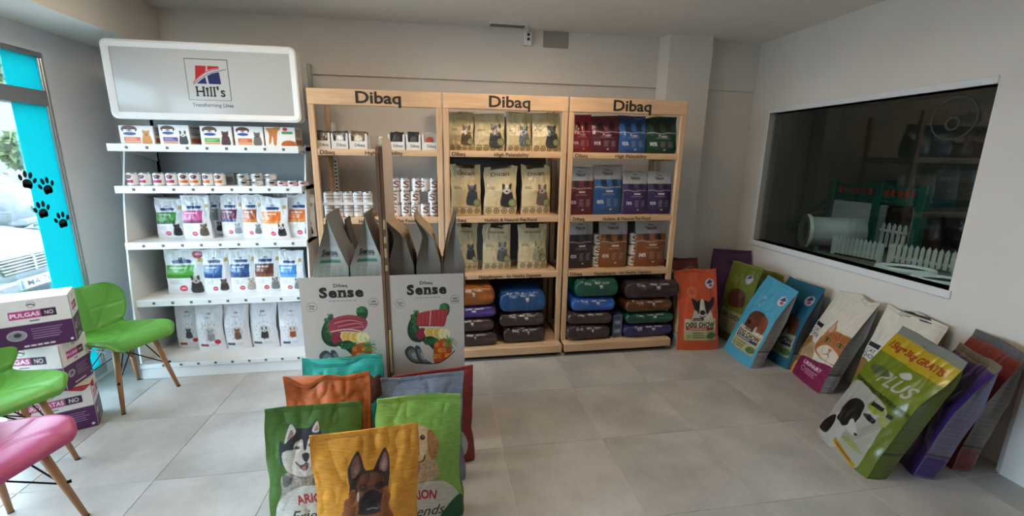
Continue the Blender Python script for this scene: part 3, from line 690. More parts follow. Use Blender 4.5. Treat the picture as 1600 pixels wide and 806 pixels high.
# ================================================================== three pine shelf units
wood = mat('pine', '#cba987', .5, var=.12, scale=5, stretch=(.6, 6, 6), bump=.05, bscale=20)
woodv = mat('pine_upright', '#c9a682', .5, var=.12, scale=5, stretch=(6, 6, .5), bump=.05, bscale=20)
inkm = mat('black_lettering', '#1b1816', .6)
UX = [(-.905, .03), (.04, .995), (1.008, 1.985)]
UZ = [1.69, 1.185, .72]; UY, UB = 3.45, 3.97
ULAB = ['tall pine shelf unit holding white cans and small cartons', 'tall pine shelf unit holding cream coloured food bags', 'tall pine shelf unit holding red, blue and purple food bags']
shadeback = mat('shade_sheet', '#4a4440', .7)  # dark tone stands in for shade at the back of the units
for i, (x0, x1) in enumerate(UX):
    xc, hwu = (x0+x1)/2, (x1-x0)/2
    u = thing('wooden_shelf_unit', ULAB[i], 'shelf', (xc, UY, 0), group='pine shelf units along the back wall')
    d = UB-UY
    for s in (-1, 1):
        MB().cbox(*sorted((s*hwu, s*(hwu-.042))), 0, .035, .11, 2.02, .004).obj('stile', woodv, u)
        MB().cbox(*sorted((s*hwu, s*(hwu-.042))), d-.04, d, 0, 2.08, .004).obj('back_post', woodv, u)
        for z in UZ: MB().cbox(*sorted((s*(hwu-.003), s*(hwu-.03))), .035, d-.04, z-.06, z-.02, .003).obj('side_rail', wood, u)
    h = MB().cbox(-hwu, hwu, -.004, .03, 1.995, 2.105, .004).obj('header_board', wood, u)
    obj('lettering', text_mesh('Dibaq', .079, .022, width=.315), inkm, h, (.02, -.0065, 2.014))
    for z, tx, wd in zip(UZ, ('High Palatability', 'Holistic & Natural Pet Food', 'Hypoallergenic - for Healthy Digestion'), (.27, .42, .52)):
        sh = MB().cbox(-hwu+.03, hwu-.03, .02, d-.02, z-.022, z, .002).obj('shelf', wood, u)
        MB().cbox(-hwu+.042, hwu-.042, .003, .022, z-.045, z+.002, .003).obj('shelf_rail', wood, sh)
        if i == 0 and z < 1: continue
        obj('lettering', text_mesh(tx, .026, .012, width=wd), inkm, sh, (.04, .001, z-.036))
        obj('lettering', text_mesh('Dibaq', .028, .012, width=.1), inkm, sh, (-hwu+.11, .001, z-.036))
    bb_ = MB().cbox(-hwu+.005, hwu-.005, -.1, d-.02, .04, .11, .005).obj('base_board', wood, u)
    MB().box(-hwu+.03, hwu-.03, -.05, d-.05, 0, .04).obj('plinth', mat('plinth_dark', '#2c2622', .8), u)
    if i == 0:   # perforated steel upright bolted inside
        ps = MB().cbox(-hwu+.06, -hwu+.085, d-.12, d-.06, .1, 1.9, .002).obj('slotted_strip', met, u)
        for k in range(14): MB().box(-hwu+.066, -hwu+.079, d-.1215, d-.119, 1.2+k*.03, 1.215+k*.03).obj('slot', blk, ps)
    if i:
        MB().box(-hwu+.045, hwu-.045, d-.012, d-.004, .11, 1.99 if i == 1 else 1.15).obj('back_board', shadeback, u)  # added dark sheet in place of the shaded wall behind the bags

# ================================================================== twin cardboard display towers, back to back
card = mat('display_card', '#c2b6aa', .6, var=.03); kraft = mat('brown_cardboard', '#7c5a42', .8, var=.1, scale=12, stretch=(3, 3, 1)); kraftd = mat('dark_cardboard', '#3a2c24', .85)
cardp = print_mat('printed_card', .55, bump=.03, var=.015)
DY, DD, DZ = 2.32, .46, 1.03
def s_art(kind):
    w, h = .40, 1.03
    cv = Cv(190, 480, h/w, '#c6b9ad', 2); cv.M(38, 15, 565)     # traced in the 635-wide zoom of the right panel
    cv.text('Dibaq', 315, 82, 24, '#2a2624', .02, width=95); cv.mp = None; cv.serif('Sense', (318-38)/565, cv.hh-(134-15)/565, 72/565, '#141212', .045, 300/565); cv.M(38, 15, 565)
    [cv.rect(228+28*k, 197, 250+28*k, 203, '#8a8179') for k in range(7)]
    for cx, a, b in ((113, 'Grain', 'Free'), (533, '100%', 'Natural')):
        cv.ring(cx, 240 if cx < 300 else 222, 35, 2.5, '#55504b'); yy = 240 if cx < 300 else 222
        cv.text(a, cx, yy-8, 13, '#2a2624', .02); cv.text(b, cx, yy+12, 12, '#2a2624', .02)
    g1, g2, g3 = '#1f4a2c', '#2f6b35', '#18331f'
    # leafy bulb at the left shoulder, broccoli right top
    cv.blob([(240, 300), (200, 345), (165, 420), (162, 490), (195, 545), (260, 560), (275, 500), (245, 430), (250, 360)], g3, .15)
    cv.blob([(225, 330), (185, 400), (178, 470), (205, 520), (235, 500), (225, 430)], g1, .2)
    for a in range(12):
        x0, y0 = 215+8*(a % 4), 345+22*(a//2 % 6); cv.ell(x0-15, y0, 13, 16, g2 if a % 2 else g1, .2)
    for k in range(5): cv.line([(225+6*k, 330), (212+9*k, 300-3*(k % 2))], 5, g2)
    cv.blob([(410, 290), (425, 258), (460, 250), (488, 275), (485, 330), (450, 370), (420, 330)], g1, .2)
    for k in range(8): cv.ell(425+12*(k % 4), 270+16*(k//4), 12, 12, g2 if k % 2 else '#3d7f3f', .2)
    if kind:
        cv.blob([(250, 325), (340, 305), (470, 300), (472, 330), (450, 425), (420, 436), (330, 424), (238, 420), (236, 370)], '#a8343a', .08)
        cv.poly([(235, 420), (330, 424), (430, 437), (452, 425), (440, 440), (330, 432), (236, 428)], '#54302e')
        for k in range(7): cv.line([(255+k*30, 320-k*2), (250+k*30, 415)], 4, '#c9605f', .6)
        cv.line([(343, 306), (332, 424)], 7, '#e3b3a5')
    else:
        cv.blob([(230, 345), (320, 315), (400, 318), (470, 350), (480, 400), (430, 450), (330, 440), (220, 450), (215, 400)], '#9c3a44', .1)
        for k in range(6): cv.line([(240+k*12, 360+k*14), (340+k*20, 340+k*14), (450, 370+k*10)], 6, '#d59a97' if k % 2 else '#70222c', .8, curve=True)
        cv.line([(225, 440), (330, 425), (430, 445)], 9, '#dcb4aa', curve=True)
    # belly of the S
    cv.blob([(250, 450), (290, 448), (305, 490), (285, 530), (245, 540), (225, 500)], '#8c2437', .15)
    for k, (x, y) in enumerate(((320, 480), (350, 488), (385, 492), (420, 498), (455, 505))):
        cv.ell(x, y, 34-2*(k == 0), 36+3*k, '#d9b35c' if k % 2 else '#e3c98a'); cv.ell(x+6, y, 28, 32+3*k, '#e8d7a0' if k > 2 else '#d8a94a')
    cv.blob([(260, 540), (330, 515), (390, 545), (410, 600), (370, 640), (320, 590)], g3, .2)
    for k in range(14): cv.ell(300+14*(k % 7), 545+22*(k//7)+5*(k % 3), 13, 12, g1 if k % 2 else g2, .2)
    cv.blob([(360, 600), (400, 550), (470, 545), (500, 600), (490, 670), (420, 735), (360, 740)], '#b1501f', .12)
    for k in range(12): cv.ell(385+32*(k % 4)-8*(k//4), 590+48*(k//4), 22, 20, ('#d9722a', '#b8451c', '#e08a35')[k % 3], .1)
    for k in range(30):
        a = k*2.4; cv.line([(480, 560), (480+70*math.cos(a)*(.5+.5*random.random()), 580+95*math.sin(a)*(.4+.6*random.random()))], 4, g2 if k % 2 else '#4f8a3f', curve=False)
    # fish (or herbs) forming the lower hook
    for p in ([(132, 640), (150, 600), (185, 588), (220, 625), (235, 690), (310, 742), (215, 738), (160, 700)], [(212, 605), (228, 586), (250, 600), (272, 660), (290, 710), (345, 748), (275, 745), (232, 700)]):
        cv.blob(p, '#3b3f40', .15); c_ = np.array(p, float).mean(0); cv.blob(((np.array(p)-c_)*.72+c_+(3, 4)).tolist(), '#6c706e', .15); cv.blob(((np.array(p)-c_)*.38+c_+(8, 8)).tolist(), '#a3a6a2', .12)
    cv.line([(330, 748), (400, 742), (470, 700), (520, 650)], 8, '#2f2a22', curve=True)
    return cv
for i, (x0, x1) in enumerate(((-.725, -.31), (-.275, .118))):
    w = x1-x0; s = 1 if i == 0 else -1     # side of the tall back board
    t = thing('display_tower', ('grey card display tower with a meat and vegetable letter S', 'grey card display tower with a salmon steak letter S')[i], 'display stand', ((x0+x1)/2, DY, 0), math.radians(2.2 if i else -1.5)*0)
    cv = s_art(i); panel('printed_front', cv, w, DZ, cardp, t, (0, -.001, 0))
    mb = MB().box(-w/2, w/2, 0, .005, 0, DZ-.001).box(-w/2, w/2, DD-.005, DD, 0, DZ-.001)
    mb.obj('long_wall', card, t)
    MB().box(-w/2, -w/2+.005, .005, DD-.005, 0, DZ-.06 if i == 0 else DZ).obj('side_wall', card, t)
    MB().box(w/2-.005, w/2, .005, DD-.005, 0, DZ-.06 if i else DZ).obj('side_wall', card, t)
    MB().box(-w/2+.005, w/2-.005, .005, DD-.005, .84, .85).obj('tray_floor', kraft, t)
    bx = s*w/2; bd_ = sorted((bx, bx+s*.016))
    zz = 1.74 if i else 1.70
    pr = [(-.0, 0), (-.0, zz-.04), (.012, zz-.01), (.05, zz), (DD-.05, zz), (DD-.01, zz-.03), (DD, zz-.08), (DD, 0)]
    MB().prism(pr, 'x', *bd_).obj('back_board', kraft if i == 0 else card, t)
    MB().box(bd_[0], bd_[1], -.003, -.0005, 0, zz-.05).obj('board_edge', kraft if i == 0 else mat('kraft_edge', '#6a4c38', .8), t)
    if i:
        for k, (z, hh_) in enumerate(((1.30, .05), (1.22, .035), (1.15, .05), (1.07, .03), (.6, .25), (.25, .2))):
            MB().cbox(bd_[0]+.002, bd_[1]-.002, -.005, -.002, z-hh_/2, z+hh_/2, .001).obj('tape_strip', mat('tape_gold', '#b89a6b' if z > .9 else '#c5b8a8', .4), t)

# ================================================================== upholstered chairs
woodleg = mat('beech_leg', '#a5764f', .5, var=.1, stretch=(4, 4, .6)); wire = mat('black_wire', '#17171a', .4, metal=.3)
def shell_mesh(part):
    """seat shell: profile s along the chair (front -> crease) or (crease -> top)"""
    n, mm = 44, 40; th = .036
    S_ = np.linspace(0, 1, n); T_ = np.linspace(-1, 1, mm)
    if part == 'seat':
        prof = smooth_loop([(.235, .415), (.215, .437), (.15, .452), (.05, .447), (-.06, .437), (-.15, .437), (-.205, .452)], 12, False)
        wid = smooth_loop([(0, .155), (.06, .195), (.2, .232), (.4, .236), (.6, .215), (.8, .182), (1, .155)], 12, False)
    else:
        prof = smooth_loop([(-.205, .450), (-.232, .50), (-.25, .58), (-.265, .64), (-.278, .70), (-.288, .75), (-.290, .76)], 12, False)
        wid = smooth_loop([(0, .150), (.15, .165), (.4, .20), (.62, .215), (.82, .198), (.95, .15), (1, .10)], 12, False)
    ls = np.r_[0, np.cumsum(np.linalg.norm(np.diff(prof, axis=0), axis=1))]; ls /= ls[-1]
    px = np.interp(S_, ls, prof[:, 0]); pz = np.interp(S_, ls, prof[:, 1]); w = np.interp(S_, wid[:, 0], wid[:, 1])
    tx, tz = np.gradient(px), np.gradient(pz); L = np.hypot(tx, tz); tx /= L; tz /= L
    nx, nz = tz, -tx        # outward (upper / front) normal
    if part == 'seat': nx, nz = tz, -tx
    SS, TT = np.meshgrid(S_, T_, indexing='ij')
    curl = (.035 if part == 'seat' else .06)*TT**2*np.interp(S_, [0, .15, 1], [.2, 1, 1] if part == 'seat' else [.5, 1, 1])[:, None]
    edge = np.minimum(np.minimum(SS, 1-SS)*8 if part == 'back' else np.minimum(SS*7, 1+0*SS), (1-np.abs(TT))*7); puff = np.sqrt(np.clip(1-(1-np.clip(edge, 0, 1))**2, 0, 1))
    lines = []
    if part == 'seat': lines = [(.45, 0, .95, .75), (.45, 0, .95, -.75), (.45, 0, .05, .8), (.45, 0, .05, -.8), (.45, 0, .45, 1), (.45, 0, .45, -1), (.45, 0, 1, 0)]
    else: lines = [(0, 0, 1, 0), (.5, -1, .5, 1), (0, 0, .9, .8), (0, 0, .9, -.8)]
    gr = np.zeros_like(SS)
    for a, b, c, d in lines:
        ax, ay, bx, by = a*.44, b*.22, c*.44, d*.22; X, Y = SS*.44, TT*.22
        t = np.clip(((X-ax)*(bx-ax)+(Y-ay)*(by-ay))/((bx-ax)**2+(by-ay)**2), 0, 1); dd = np.hypot(X-ax-t*(bx-ax), Y-ay-t*(by-ay)); gr = np.maximum(gr, np.exp(-(dd/.008)**2))
    off = curl+th*.5*puff-.007*gr*puff
    low = curl-th*.5*puff
    def pos(o): return np.stack([px[:, None]+nx[:, None]*o*(1 if part == 'seat' else 1), TT*w[:, None], pz[:, None]+nz[:, None]*o], -1)
    top, bot = pos(off), pos(low)
    P = np.concatenate([top, bot[:, ::-1]], 1)
    return grid_mesh(P, close_u=True, caps=True)
seat_me, back_me = shell_mesh('seat'), shell_mesh('back')
def chair(label, loc, rz, m):
    t = thing('dining_chair', label, 'chair', loc, rz)
    obj('seat', seat_me.copy(), m, t); obj('backrest', back_me.copy(), m, t)
    f = .185; g = .115
    for sx in (-1, 1):
        for sy in (-1, 1):
            MB().tube([(sx*f, sy*f, 0), (sx*(f+g)/2*1.0, sy*(f+g)/2, .21), (sx*g, sy*g, .425)], [.011, .0155, .019], 10).obj('leg', woodleg, t, smooth=True)
            MB().tube([(sx*f, sy*f, 0), (sx*f, sy*f, .006)], .0125, 8).obj('foot_pad', wire, t)
    h = .2; q = (f+g)/2
    for a, b in (((-1, -1), (1, 1)), ((-1, 1), (1, -1))):
        MB().tube([(a[0]*q, a[1]*q, h), (0, 0, .335), (b[0]*q, b[1]*q, h)], .0042, 6).obj('brace_wire', wire, t)
    c4 = [(-1, -1), (1, -1), (1, 1), (-1, 1)]
    for k in range(4):
        a, b = c4[k], c4[(k+1) % 4]; mx, my = (a[0]+b[0])/2, (a[1]+b[1])/2
        MB().tube([(a[0]*q, a[1]*q, h), (mx*.1, my*.1, .40), ], .004, 6).obj('brace_wire', wire, t)
    for k in range(4):
        a, b = c4[k], c4[(k+1) % 4]
        MB().tube([(a[0]*g*1.1, a[1]*g*1.1, .385), (b[0]*g*1.1, b[1]*g*1.1, .385)], .0045, 6).obj('seat_frame', wire, t)
    for sx, sy in c4: MB().lathe([(.008, 0), (.008, .03)], 8).obj('bolt', wire, t, rot=(PI/2, 0, math.atan2(sy, sx)+PI/2), loc=(sx*q, sy*q, h))
    return t
lgreen = mat('green_leatherette', '#5c9a3c', .38, var=.03, bump=.08, bscale=250); pinkl = mat('pink_leatherette', '#ab4673', .38, var=.03, bump=.08, bscale=250)
chair('green quilted leatherette chair beside the white shelving unit', (-2.145, 3.16, 0), math.radians(-23), lgreen)
chair('green quilted leatherette chair in front of the purple and white cartons', (-2.25, 2.40, 0), math.radians(-30), lgreen)
chair('pink quilted leatherette chair with beech legs', (-1.87, 1.875, 0), math.radians(-12), pinkl)

# ================================================================== three cartons
ctp = print_mat('carton_print', .5, bump=.02, var=.02)
def carton_cv(title, w, h, ov, nu=110):
    cv = Cv(nu, int(nu*h/w), h/w, '#d9d4d0', 3); H_ = h/w
    cv.rect(0, 0, 1, H_*.50, '#4a1c50')
    tw = .62 if len(title) < 7 else .74
    cv.rect(.5-tw/2, H_*.62, .5+tw/2-.2, H_*.78, '#b03a78'); cv.rect(.5+tw/2-.2, H_*.62, .5+tw/2, H_*.78, '#241a2c')
    cv.text(title, .5-.1, H_*.70, .072, '#f0e6ea', .03, width=tw-.24); cv.text('NO', .5+tw/2-.1, H_*.70, .072, '#e9c9dc', .03, width=.12)
    cv.rect(.44, H_*.555, .57, H_*.575, '#5b4d5e'); cv.ring(.5, H_*.89, .055, .007, '#55505a'); cv.line([(.46, H_*.89), (.5, H_*.9), (.54, H_*.875)], .02, '#2a2630')
    cv.ell(.24, H_*.3, .13, .10, '#bfb6bb'); cv.ell(.24, H_*.3, .115, .085, ov); cv.ell(.25, H_*.31, .05, .04, '#8a6a3a' if ov != '#8d8d96' else '#35323c', .1)
    cv.lines(.43, H_*.18, .92, H_*.42, 5, '#9c86a2', .35, .9); [cv.rect(.3+.085*k, H_*.05, .37+.085*k, H_*.085, '#d9cfd9') for k in range(5)]
    cv.ell(.94, H_*.08, .022, .022, '#e0dce0'); return cv
def carton(label, title, corner, ang, w, d, h, z, ov, flip=False, opened=False):
    """corner = front right bottom corner; front runs back along -ang direction"""
    c = np.array([math.cos(ang), math.sin(ang)]); nrm = np.array([c[1], -c[0]])   # outward front normal
    cen = np.array(corner)-c*w/2-nrm*d/2
    t = thing('carton', label, 'box', (cen[0], cen[1], z), ang)
    MB().cbox(-w/2+.001, w/2-.001, -d/2+.001, d/2-.001, 0, h-.001, .003).obj('body', mat('carton_white', '#dad6d3', .55), t)
    panel('printed_front', carton_cv(title, w, h-.004, ov), w-.004, h-.004, ctp, t, (0, -d/2-.0008, .002))
    cs = carton_cv(title, d, h-.004, ov, 80); panel('printed_side', cs, d-.004, h-.004, ctp, t, (w/2+.0008, 0, .002), (0, 0, PI/2))
    MB().box(-w/2+.01, w/2-.01, -.002, .002, h-.0005, h+.0008).obj('lid_seam', mat('seam', '#b5aeb0', .6), t)
    if opened: MB().add([(w/2-.15, -d/2-.003, h-.002), (w/2, -d/2-.003, h-.002), (w/2+.003, -d/2+.08, h-.002), (w/2-.04, -d/2-.012, h-.035), (w/2+.012, -d/2+.03, h-.03)], [(0, 1, 3), (1, 4, 3), (1, 2, 4)]).obj('torn_flap', mat('torn_red', '#a32a3a', .6), t)
    return t
cA = np.array(on(155, 664, 2, 0)[:2])
carton('purple and white carton at the bottom of the stack, oval brown picture', 'GARRAPATAS', cA, math.radians(28), .36, .2, .285, 0, '#c9a26b', opened=True)
carton('purple and white carton in the middle of the stack, turned askew', 'PULGAS', cA+(-.055, -.085), math.radians(4), .36, .22, .285, .2855, '#8d8d96')
carton('purple and white carton on top of the stack', 'PULGAS', cA+(.01, -.035), math.radians(28), .30, .2, .285, .571, '#8d8d96')
# ================================================================== bags
foil = print_mat('foil_bag', .32, coat=.25, bump=.25, bscale=14, var=.03)
matte = print_mat('matte_bag', .5, bump=.3, bscale=10, var=.03)
linen = print_mat('woven_print_bag', .55, bump=.25, bscale=26, streak=(1, 1, 9), var=.13)
sm = lambda x: np.clip(x, 0, 1)**2*(3-2*np.clip(x, 0, 1))
def bag_mesh(W, H, D, cv, side='#999999', back='#aaaaaa', seed=1, fill=.5, edge=.6, crump=.008, lean=0, topw=1.0, pinch=1.1, foot=.75, wob=.012, seal=.035, ns=7, nb=10, fold=.5, sag=0, belly=.05, topwave=.01, twist=0, skew=0, ink_k=1.0):
    nu, nv = cv.nu, cv.nv; v = np.linspace(0, 1, nv); u = np.linspace(0, 1, nu)
    f0 = foot+(1-foot)*sm(v/.14); f1 = np.where(v < fill, 1, np.clip((1-seal-v)/(1-seal-fill), 0, 1)**pinch)
    h = D/2*f0*f1+.0016; de = np.minimum(h, h*edge+.0008)
    w = W*(1-belly*np.sin(PI*np.clip(v/.95, 0, 1))**2)*(1+(topw-1)*v**2)
    def field(U, V, sd):
        a = .55*vnoise(U, V, 3, 4, sd)+.30*(1-2*np.abs(vnoise(U+.35*V, V*.9, 5, 6, sd+1)))+.22*(1-2*np.abs(vnoise(U-.25*V+.25, V, 9, 10, sd+2)))+.1*vnoise(U, V, 16, 20, sd+3)
        return a*crump*(.25+.75*sm(V/.3))*np.where(V > 1-seal, .35, 1)
    cu = (vnoise(v, v*0, 5, 1, seed+7)*wob*W)*sm(v/.15)
    cl_, cr_ = vnoise(v, v*0, 6, 1, seed+8)*wob*W*sm(v/.15), vnoise(v, v*0, 6, 1, seed+9)*wob*W*sm(v/.15)
    xl, xr = -w/2+cl_+cu, w/2+cr_+cu
    U, V = np.meshgrid(u, v); s = 2*U-1
    Y = -(de[:, None]+(h-de)[:, None]*(1-np.abs(s)**2.4))+field(np.clip(U, 0, 1), V, seed*11)*(1-np.abs(s)**8)
    X = xl[:, None]+(xr-xl)[:, None]*U
    t = (np.arange(ns)+1)/(ns+1); Tt, Vt = np.meshgrid(t, v); fw = fold*sm((Vt-fill*.6)/(1-fill*.6))-.12*(1-sm(Vt/.5))
    Ys = -de[:, None]+2*de[:, None]*Tt; cr = (1-np.abs(2*Tt-1))*fw*h[:, None]
    Xr = xr[:, None]-cr; Xl = xl[:, None]+cr
    ub = np.linspace(0, 1, nb); Ub, Vb = np.meshgrid(ub, v); sb = 2*Ub-1
    Yb = de[:, None]+(h-de)[:, None]*(1-np.abs(sb)**2.4)*.6+field(Ub, Vb, seed*13+5)*.5*(1-np.abs(sb)**8); Xb = xl[:, None]+(xr-xl)[:, None]*Ub
    XX = np.concatenate([X, Xr, Xb[:, ::-1], Xl], 1); YY = np.concatenate([Y, Ys, Yb[:, ::-1], Ys[:, ::-1]], 1)
    VV = np.broadcast_to(v[:, None], XX.shape)
    ZZ = H*VV+topwave*sm((VV-.7)/.3)*vnoise(np.clip(XX/W+.5, 0, 1), VV*0, 4, 1, seed+21)+skew*XX*sm((VV-.4)/.6)
    YY = YY+sag*sm((VV-.72)/.28)*D
    XX, YY = XX*np.cos(twist*VV)-YY*np.sin(twist*VV), XX*np.sin(twist*VV)+YY*np.cos(twist*VV)
    P = np.stack([XX, YY+ZZ*math.sin(lean), ZZ*math.cos(lean)], -1)
    C = np.zeros(P.shape)
    C[:, :nu] = cv.out()
    if isinstance(side, Cv): sc = side.out(); ii = np.clip((t*side.nu).astype(int), 0, side.nu-1); jj = np.clip((v*side.nv).astype(int), 0, side.nv-1); sc = sc[jj][:, ii]
    else: sc = np.broadcast_to(lin(col(side)), (nv, ns, 3))
    C[:, nu:nu+ns] = sc; C[:, nu+ns:nu+ns+nb] = lin(col(back)); C[:, nu+ns+nb:] = sc[:, ::-1]
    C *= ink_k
    return P, C, nu, ns, nb, v, seal
def join_grids(parts):
    V = []; Cc = []; Fc = []; n = 0
    for P, C in parts:
        nv, nc = P.shape[:2]; idx = np.arange(nv*nc).reshape(nv, nc)+n; n += nv*nc
        V.append(P.reshape(-1, 3)); Cc.append(C.reshape(-1, 3)); a, b = idx[:-1], idx[1:]
        Fc.append(np.stack([a[:, :-1], a[:, 1:], b[:, 1:], b[:, :-1]], -1).reshape(-1, 4))
    V, Cc, Fc = np.concatenate(V), np.concatenate(Cc), np.concatenate(Fc); k = len(Fc); me = bpy.data.meshes.new('g')
    me.vertices.add(len(V)); me.vertices.foreach_set('co', V.astype(np.float32).ravel()); me.loops.add(k*4); me.loops.foreach_set('vertex_index', Fc.astype(np.int32).ravel())
    me.polygons.add(k); me.polygons.foreach_set('loop_start', (np.arange(k)*4).astype(np.int32)); me.polygons.foreach_set('use_smooth', np.full(k, True)); me.update(calc_edges=True); ink(me, Cc); return me
def bag(label, W, H, D, cv, loc, rz=0, m=foil, name='pet_food_bag', cat='bag', group=None, parts=False, **kw):
    P, C, nu, ns, nb, v, seal = bag_mesh(W, H, D, cv, **kw)
    if parts:
        o = obj(name, join_grids([(P[:, :nu], C[:, :nu]), (P[:, nu+ns:nu+ns+nb], C[:, nu+ns:nu+ns+nb])]), m, None, loc, (0, 0, rz))
        r = slice(nu-1, nu+ns+1); cg = C[:, r].copy(); cg[:, 0] = cg[:, 1]; cg[:, -1] = cg[:, -2]
        obj('side_gusset', join_grids([(P[:, r], cg)]), m, o)
        Pl, cl = np.concatenate([P[:, nu+ns+nb-1:], P[:, :1]], 1), np.concatenate([C[:, nu+ns+nb-1:], C[:, :1]], 1); cl[:, 0] = cl[:, 1]; cl[:, -1] = cl[:, -2]
        obj('side_gusset', join_grids([(Pl, cl)]), m, o)
    else: o = obj(name, grid_mesh(P, close_u=True, C=C, caps=True), m, None, loc, (0, 0, rz))
    j = max(2, int(round(len(v)*seal))); T = P[-j:].copy(); c = T.mean(1, keepdims=True); dv = T-c
    T += dv/np.maximum(np.linalg.norm(dv[..., :2], axis=-1, keepdims=True), 1e-6)*.0008*np.array([1, 1, 0]); T[..., 1] += np.sign(dv[..., 1])*.0008; T[-1, :, 2] += .0008
    obj('top_seal', grid_mesh(T, close_u=True, C=C[-j:], caps=True), m, o)
    return tag(o, label, cat, group)

# ------------------------------------------------------------------ small helpers for animals in print
def tiny_dog(cv, x, y, s, a='#2a2a2e', b='#d8d0c4'):
    cv.blob([(x-.5*s, y-.9*s), (x-.45*s, y), (x-.3*s, y+.3*s), (x+.3*s, y+.3*s), (x+.5*s, y), (x+.5*s, y-.9*s)], a, .15)
    cv.ell(x, y+.45*s, .36*s, .38*s, b, .1); cv.blob([(x-.4*s, y+.9*s), (x-.15*s, y+.75*s), (x-.35*s, y+.35*s)], a, .1); cv.blob([(x+.4*s, y+.9*s), (x+.15*s, y+.75*s), (x+.35*s, y+.35*s)], a, .1)
    cv.ell(x, y+.3*s, .1*s, .08*s, '#17171a'); cv.ell(x-.15*s, y+.52*s, .05*s, .05*s, '#17171a'); cv.ell(x+.15*s, y+.52*s, .05*s, .05*s, '#17171a')
def fit_shelf(pl, pr, pt, Y, zb):
    """pixel left/right/top of a thing whose front is at depth Y on a shelf at zb -> x centre, width, height"""
    a, b = on(pl, pt, 1, Y), on(pr, pt, 1, Y); return (a[0]+b[0])/2, b[0]-a[0], (a[2]+b[2])/2-zb

# ================================================================== white steel shelving: goods
gp = print_mat('gloss_carton', .35, bump=.02, var=.01)
def vet_logo(cv, x, y, s):
    cv.ell(x, y+.12*s, .55*s, .28*s, '#5a2a28'); cv.rect(x-.4*s, y-.12*s, x+.4*s, y+.1*s, '#f0f0f0'); cv.text("Hill's", x, y+.02*s, .14*s, '#2a2d3c', .03, width=.34*s); cv.ell(x, y-.22*s, .45*s, .12*s, '#24438c')
CT = [(184, 238, 196, '#d8632f', '#c8883a', 'ginger cat'), (246, 294, 195, '#5d3f86', '#2c2c30', 'black and white dog'), (311, 361, 197, '#4c9a3c', '#4a1f1c', 'dark red cat'), (364, 410, 197, '#c9632c', '#6b6560', 'grey cat'), (412, 460, 198, '#3f8a44', '#c07a3a', 'large ginger cat')]
for i, (l, r, t, c1, c2, who) in enumerate(CT):
    Yf = 3.54; xc, w, h = fit_shelf(l, r, t, Yf, GZ[0]); h = min(h, .135)
    cv = Cv(64, 46, h/w, '#e6e6e4', 3); hh = h/w; big = who.startswith('large')
    if big:
        cv.blob([(.05, .6), (.3, .62), (.36, .7), (.5, .72), (.42, .45), (.36, .06), (.28, .06), (.25, .35), (.18, .1), (.12, .1), (.14, .42)], c2, .15); cv.ell(.43, .62, .1, .09, c2, .1)
        cv.rect(.56, .42, .92, .50, '#3f8a44'); cv.ell(.78, .06, .26, .14, '#b5622f', .2); cv.ell(.68, .58, .08, .06, '#c8323a')
    else:
        vet_logo(cv, .3, hh*.72, .42); cv.rect(.12, hh*.16, .6, hh*.38, c1); cv.rect(.12, hh*.06, .6, hh*.13, '#d9863a'); cv.lines(.16, hh*.2, .54, hh*.34, 2, '#f2eae2', .4, .7)
        tiny_dog(cv, .78, hh*.38, .26, c2, c2 if 'cat' in who else '#e0dcd6')
    t_ = thing('pouch_carton', 'white multipack carton picturing a %s, on the top steel shelf' % who, 'box', (xc, Yf, GZ[0]), group='multipack cartons on the top steel shelf')
    d = .17; MB().cbox(-w/2, w/2, 0, d, 0, h, .003).obj('body', mat('carton_board', '#dcdcda', .45), t_)
    panel('printed_front', cv, w-.004, h-.004, gp, t_, (0, -.0008, .002))
    cs = Cv(20, 40, h/d, '#c9c4bf', 2); cs.lines(.1, .5*h/d, .9, .95*h/d, 6, '#4a3a36', .5); cs.rect(.1, .1*h/d, .9, .35*h/d, '#a85a3a'); panel('printed_side', cs, d-.004, h-.004, gp, t_, (w/2+.0008, d/2, .002), (0, 0, PI/2))
# cans
canm = mat('tin', '#b9bcbf', .25, metal=.9); canp = print_mat('can_label', .3, bump=0, var=.01)
def can_parts(r, h, cv, nseg=36):
    a = np.linspace(0, 2*PI, nseg, endpoint=False); z = np.linspace(.006, h-.006, cv.nv); A, Z = np.meshgrid(a, z)
    P = np.stack([r*np.cos(A), r*np.sin(A), Z], -1)
    U = ((A-PI)/PI) % 2.0; c = cv.out(); ui = np.clip(((U % 1)*cv.nu).astype(int), 0, cv.nu-1); vi = np.arange(cv.nv)[:, None]+0*ui
    lab = grid_mesh(P, close_u=True, C=c[vi, ui])
    k = r*.965
    body = MB().lathe([(k*.9, 0), (r*1.01, 0), (r*1.01, .004), (k, .007), (k, h-.007), (r*1.01, h-.004), (r*1.01, h), (k*.95, h), (k*.93, h-.003), (k*.3, h-.003)], 24).mesh()
    return body, lab
def can(kind, label, loc, group, rz=0, cat='can'):
    body, lab = kind; o = obj('food_can', body, canm, None, loc, (0, 0, rz)); tag(o, label, cat, group); obj('paper_label', lab, canp, o); return o
def vet_can(c1, c2):
    cv = Cv(40, 30, .8, '#e4e4e2', 2); cv.ell(.5, .62, .2, .12, c2); cv.rect(.36, .44, .64, .52, '#3a4a7a'); cv.rect(.28, .16, .72, .36, c1); cv.text("Hill's", .5, .62, .07, '#eeeeee', .01); return cv
kinds = {k: can_parts(.036, .088, vet_can(a, b)) for k, a, b in (('pink', '#b33a5a', '#6a2a30'), ('orange', '#d0682a', '#5a2a22'), ('small', '#d0682a', '#5a2a22'))}
def short_cv(a):
    cv = Cv(30, 16, .5, '#dcdad8', 2); cv.lines(.05, .05, .95, .45, 3, a, .5); cv.ell(.5, .3, .15, .12, '#2c2a28'); return cv
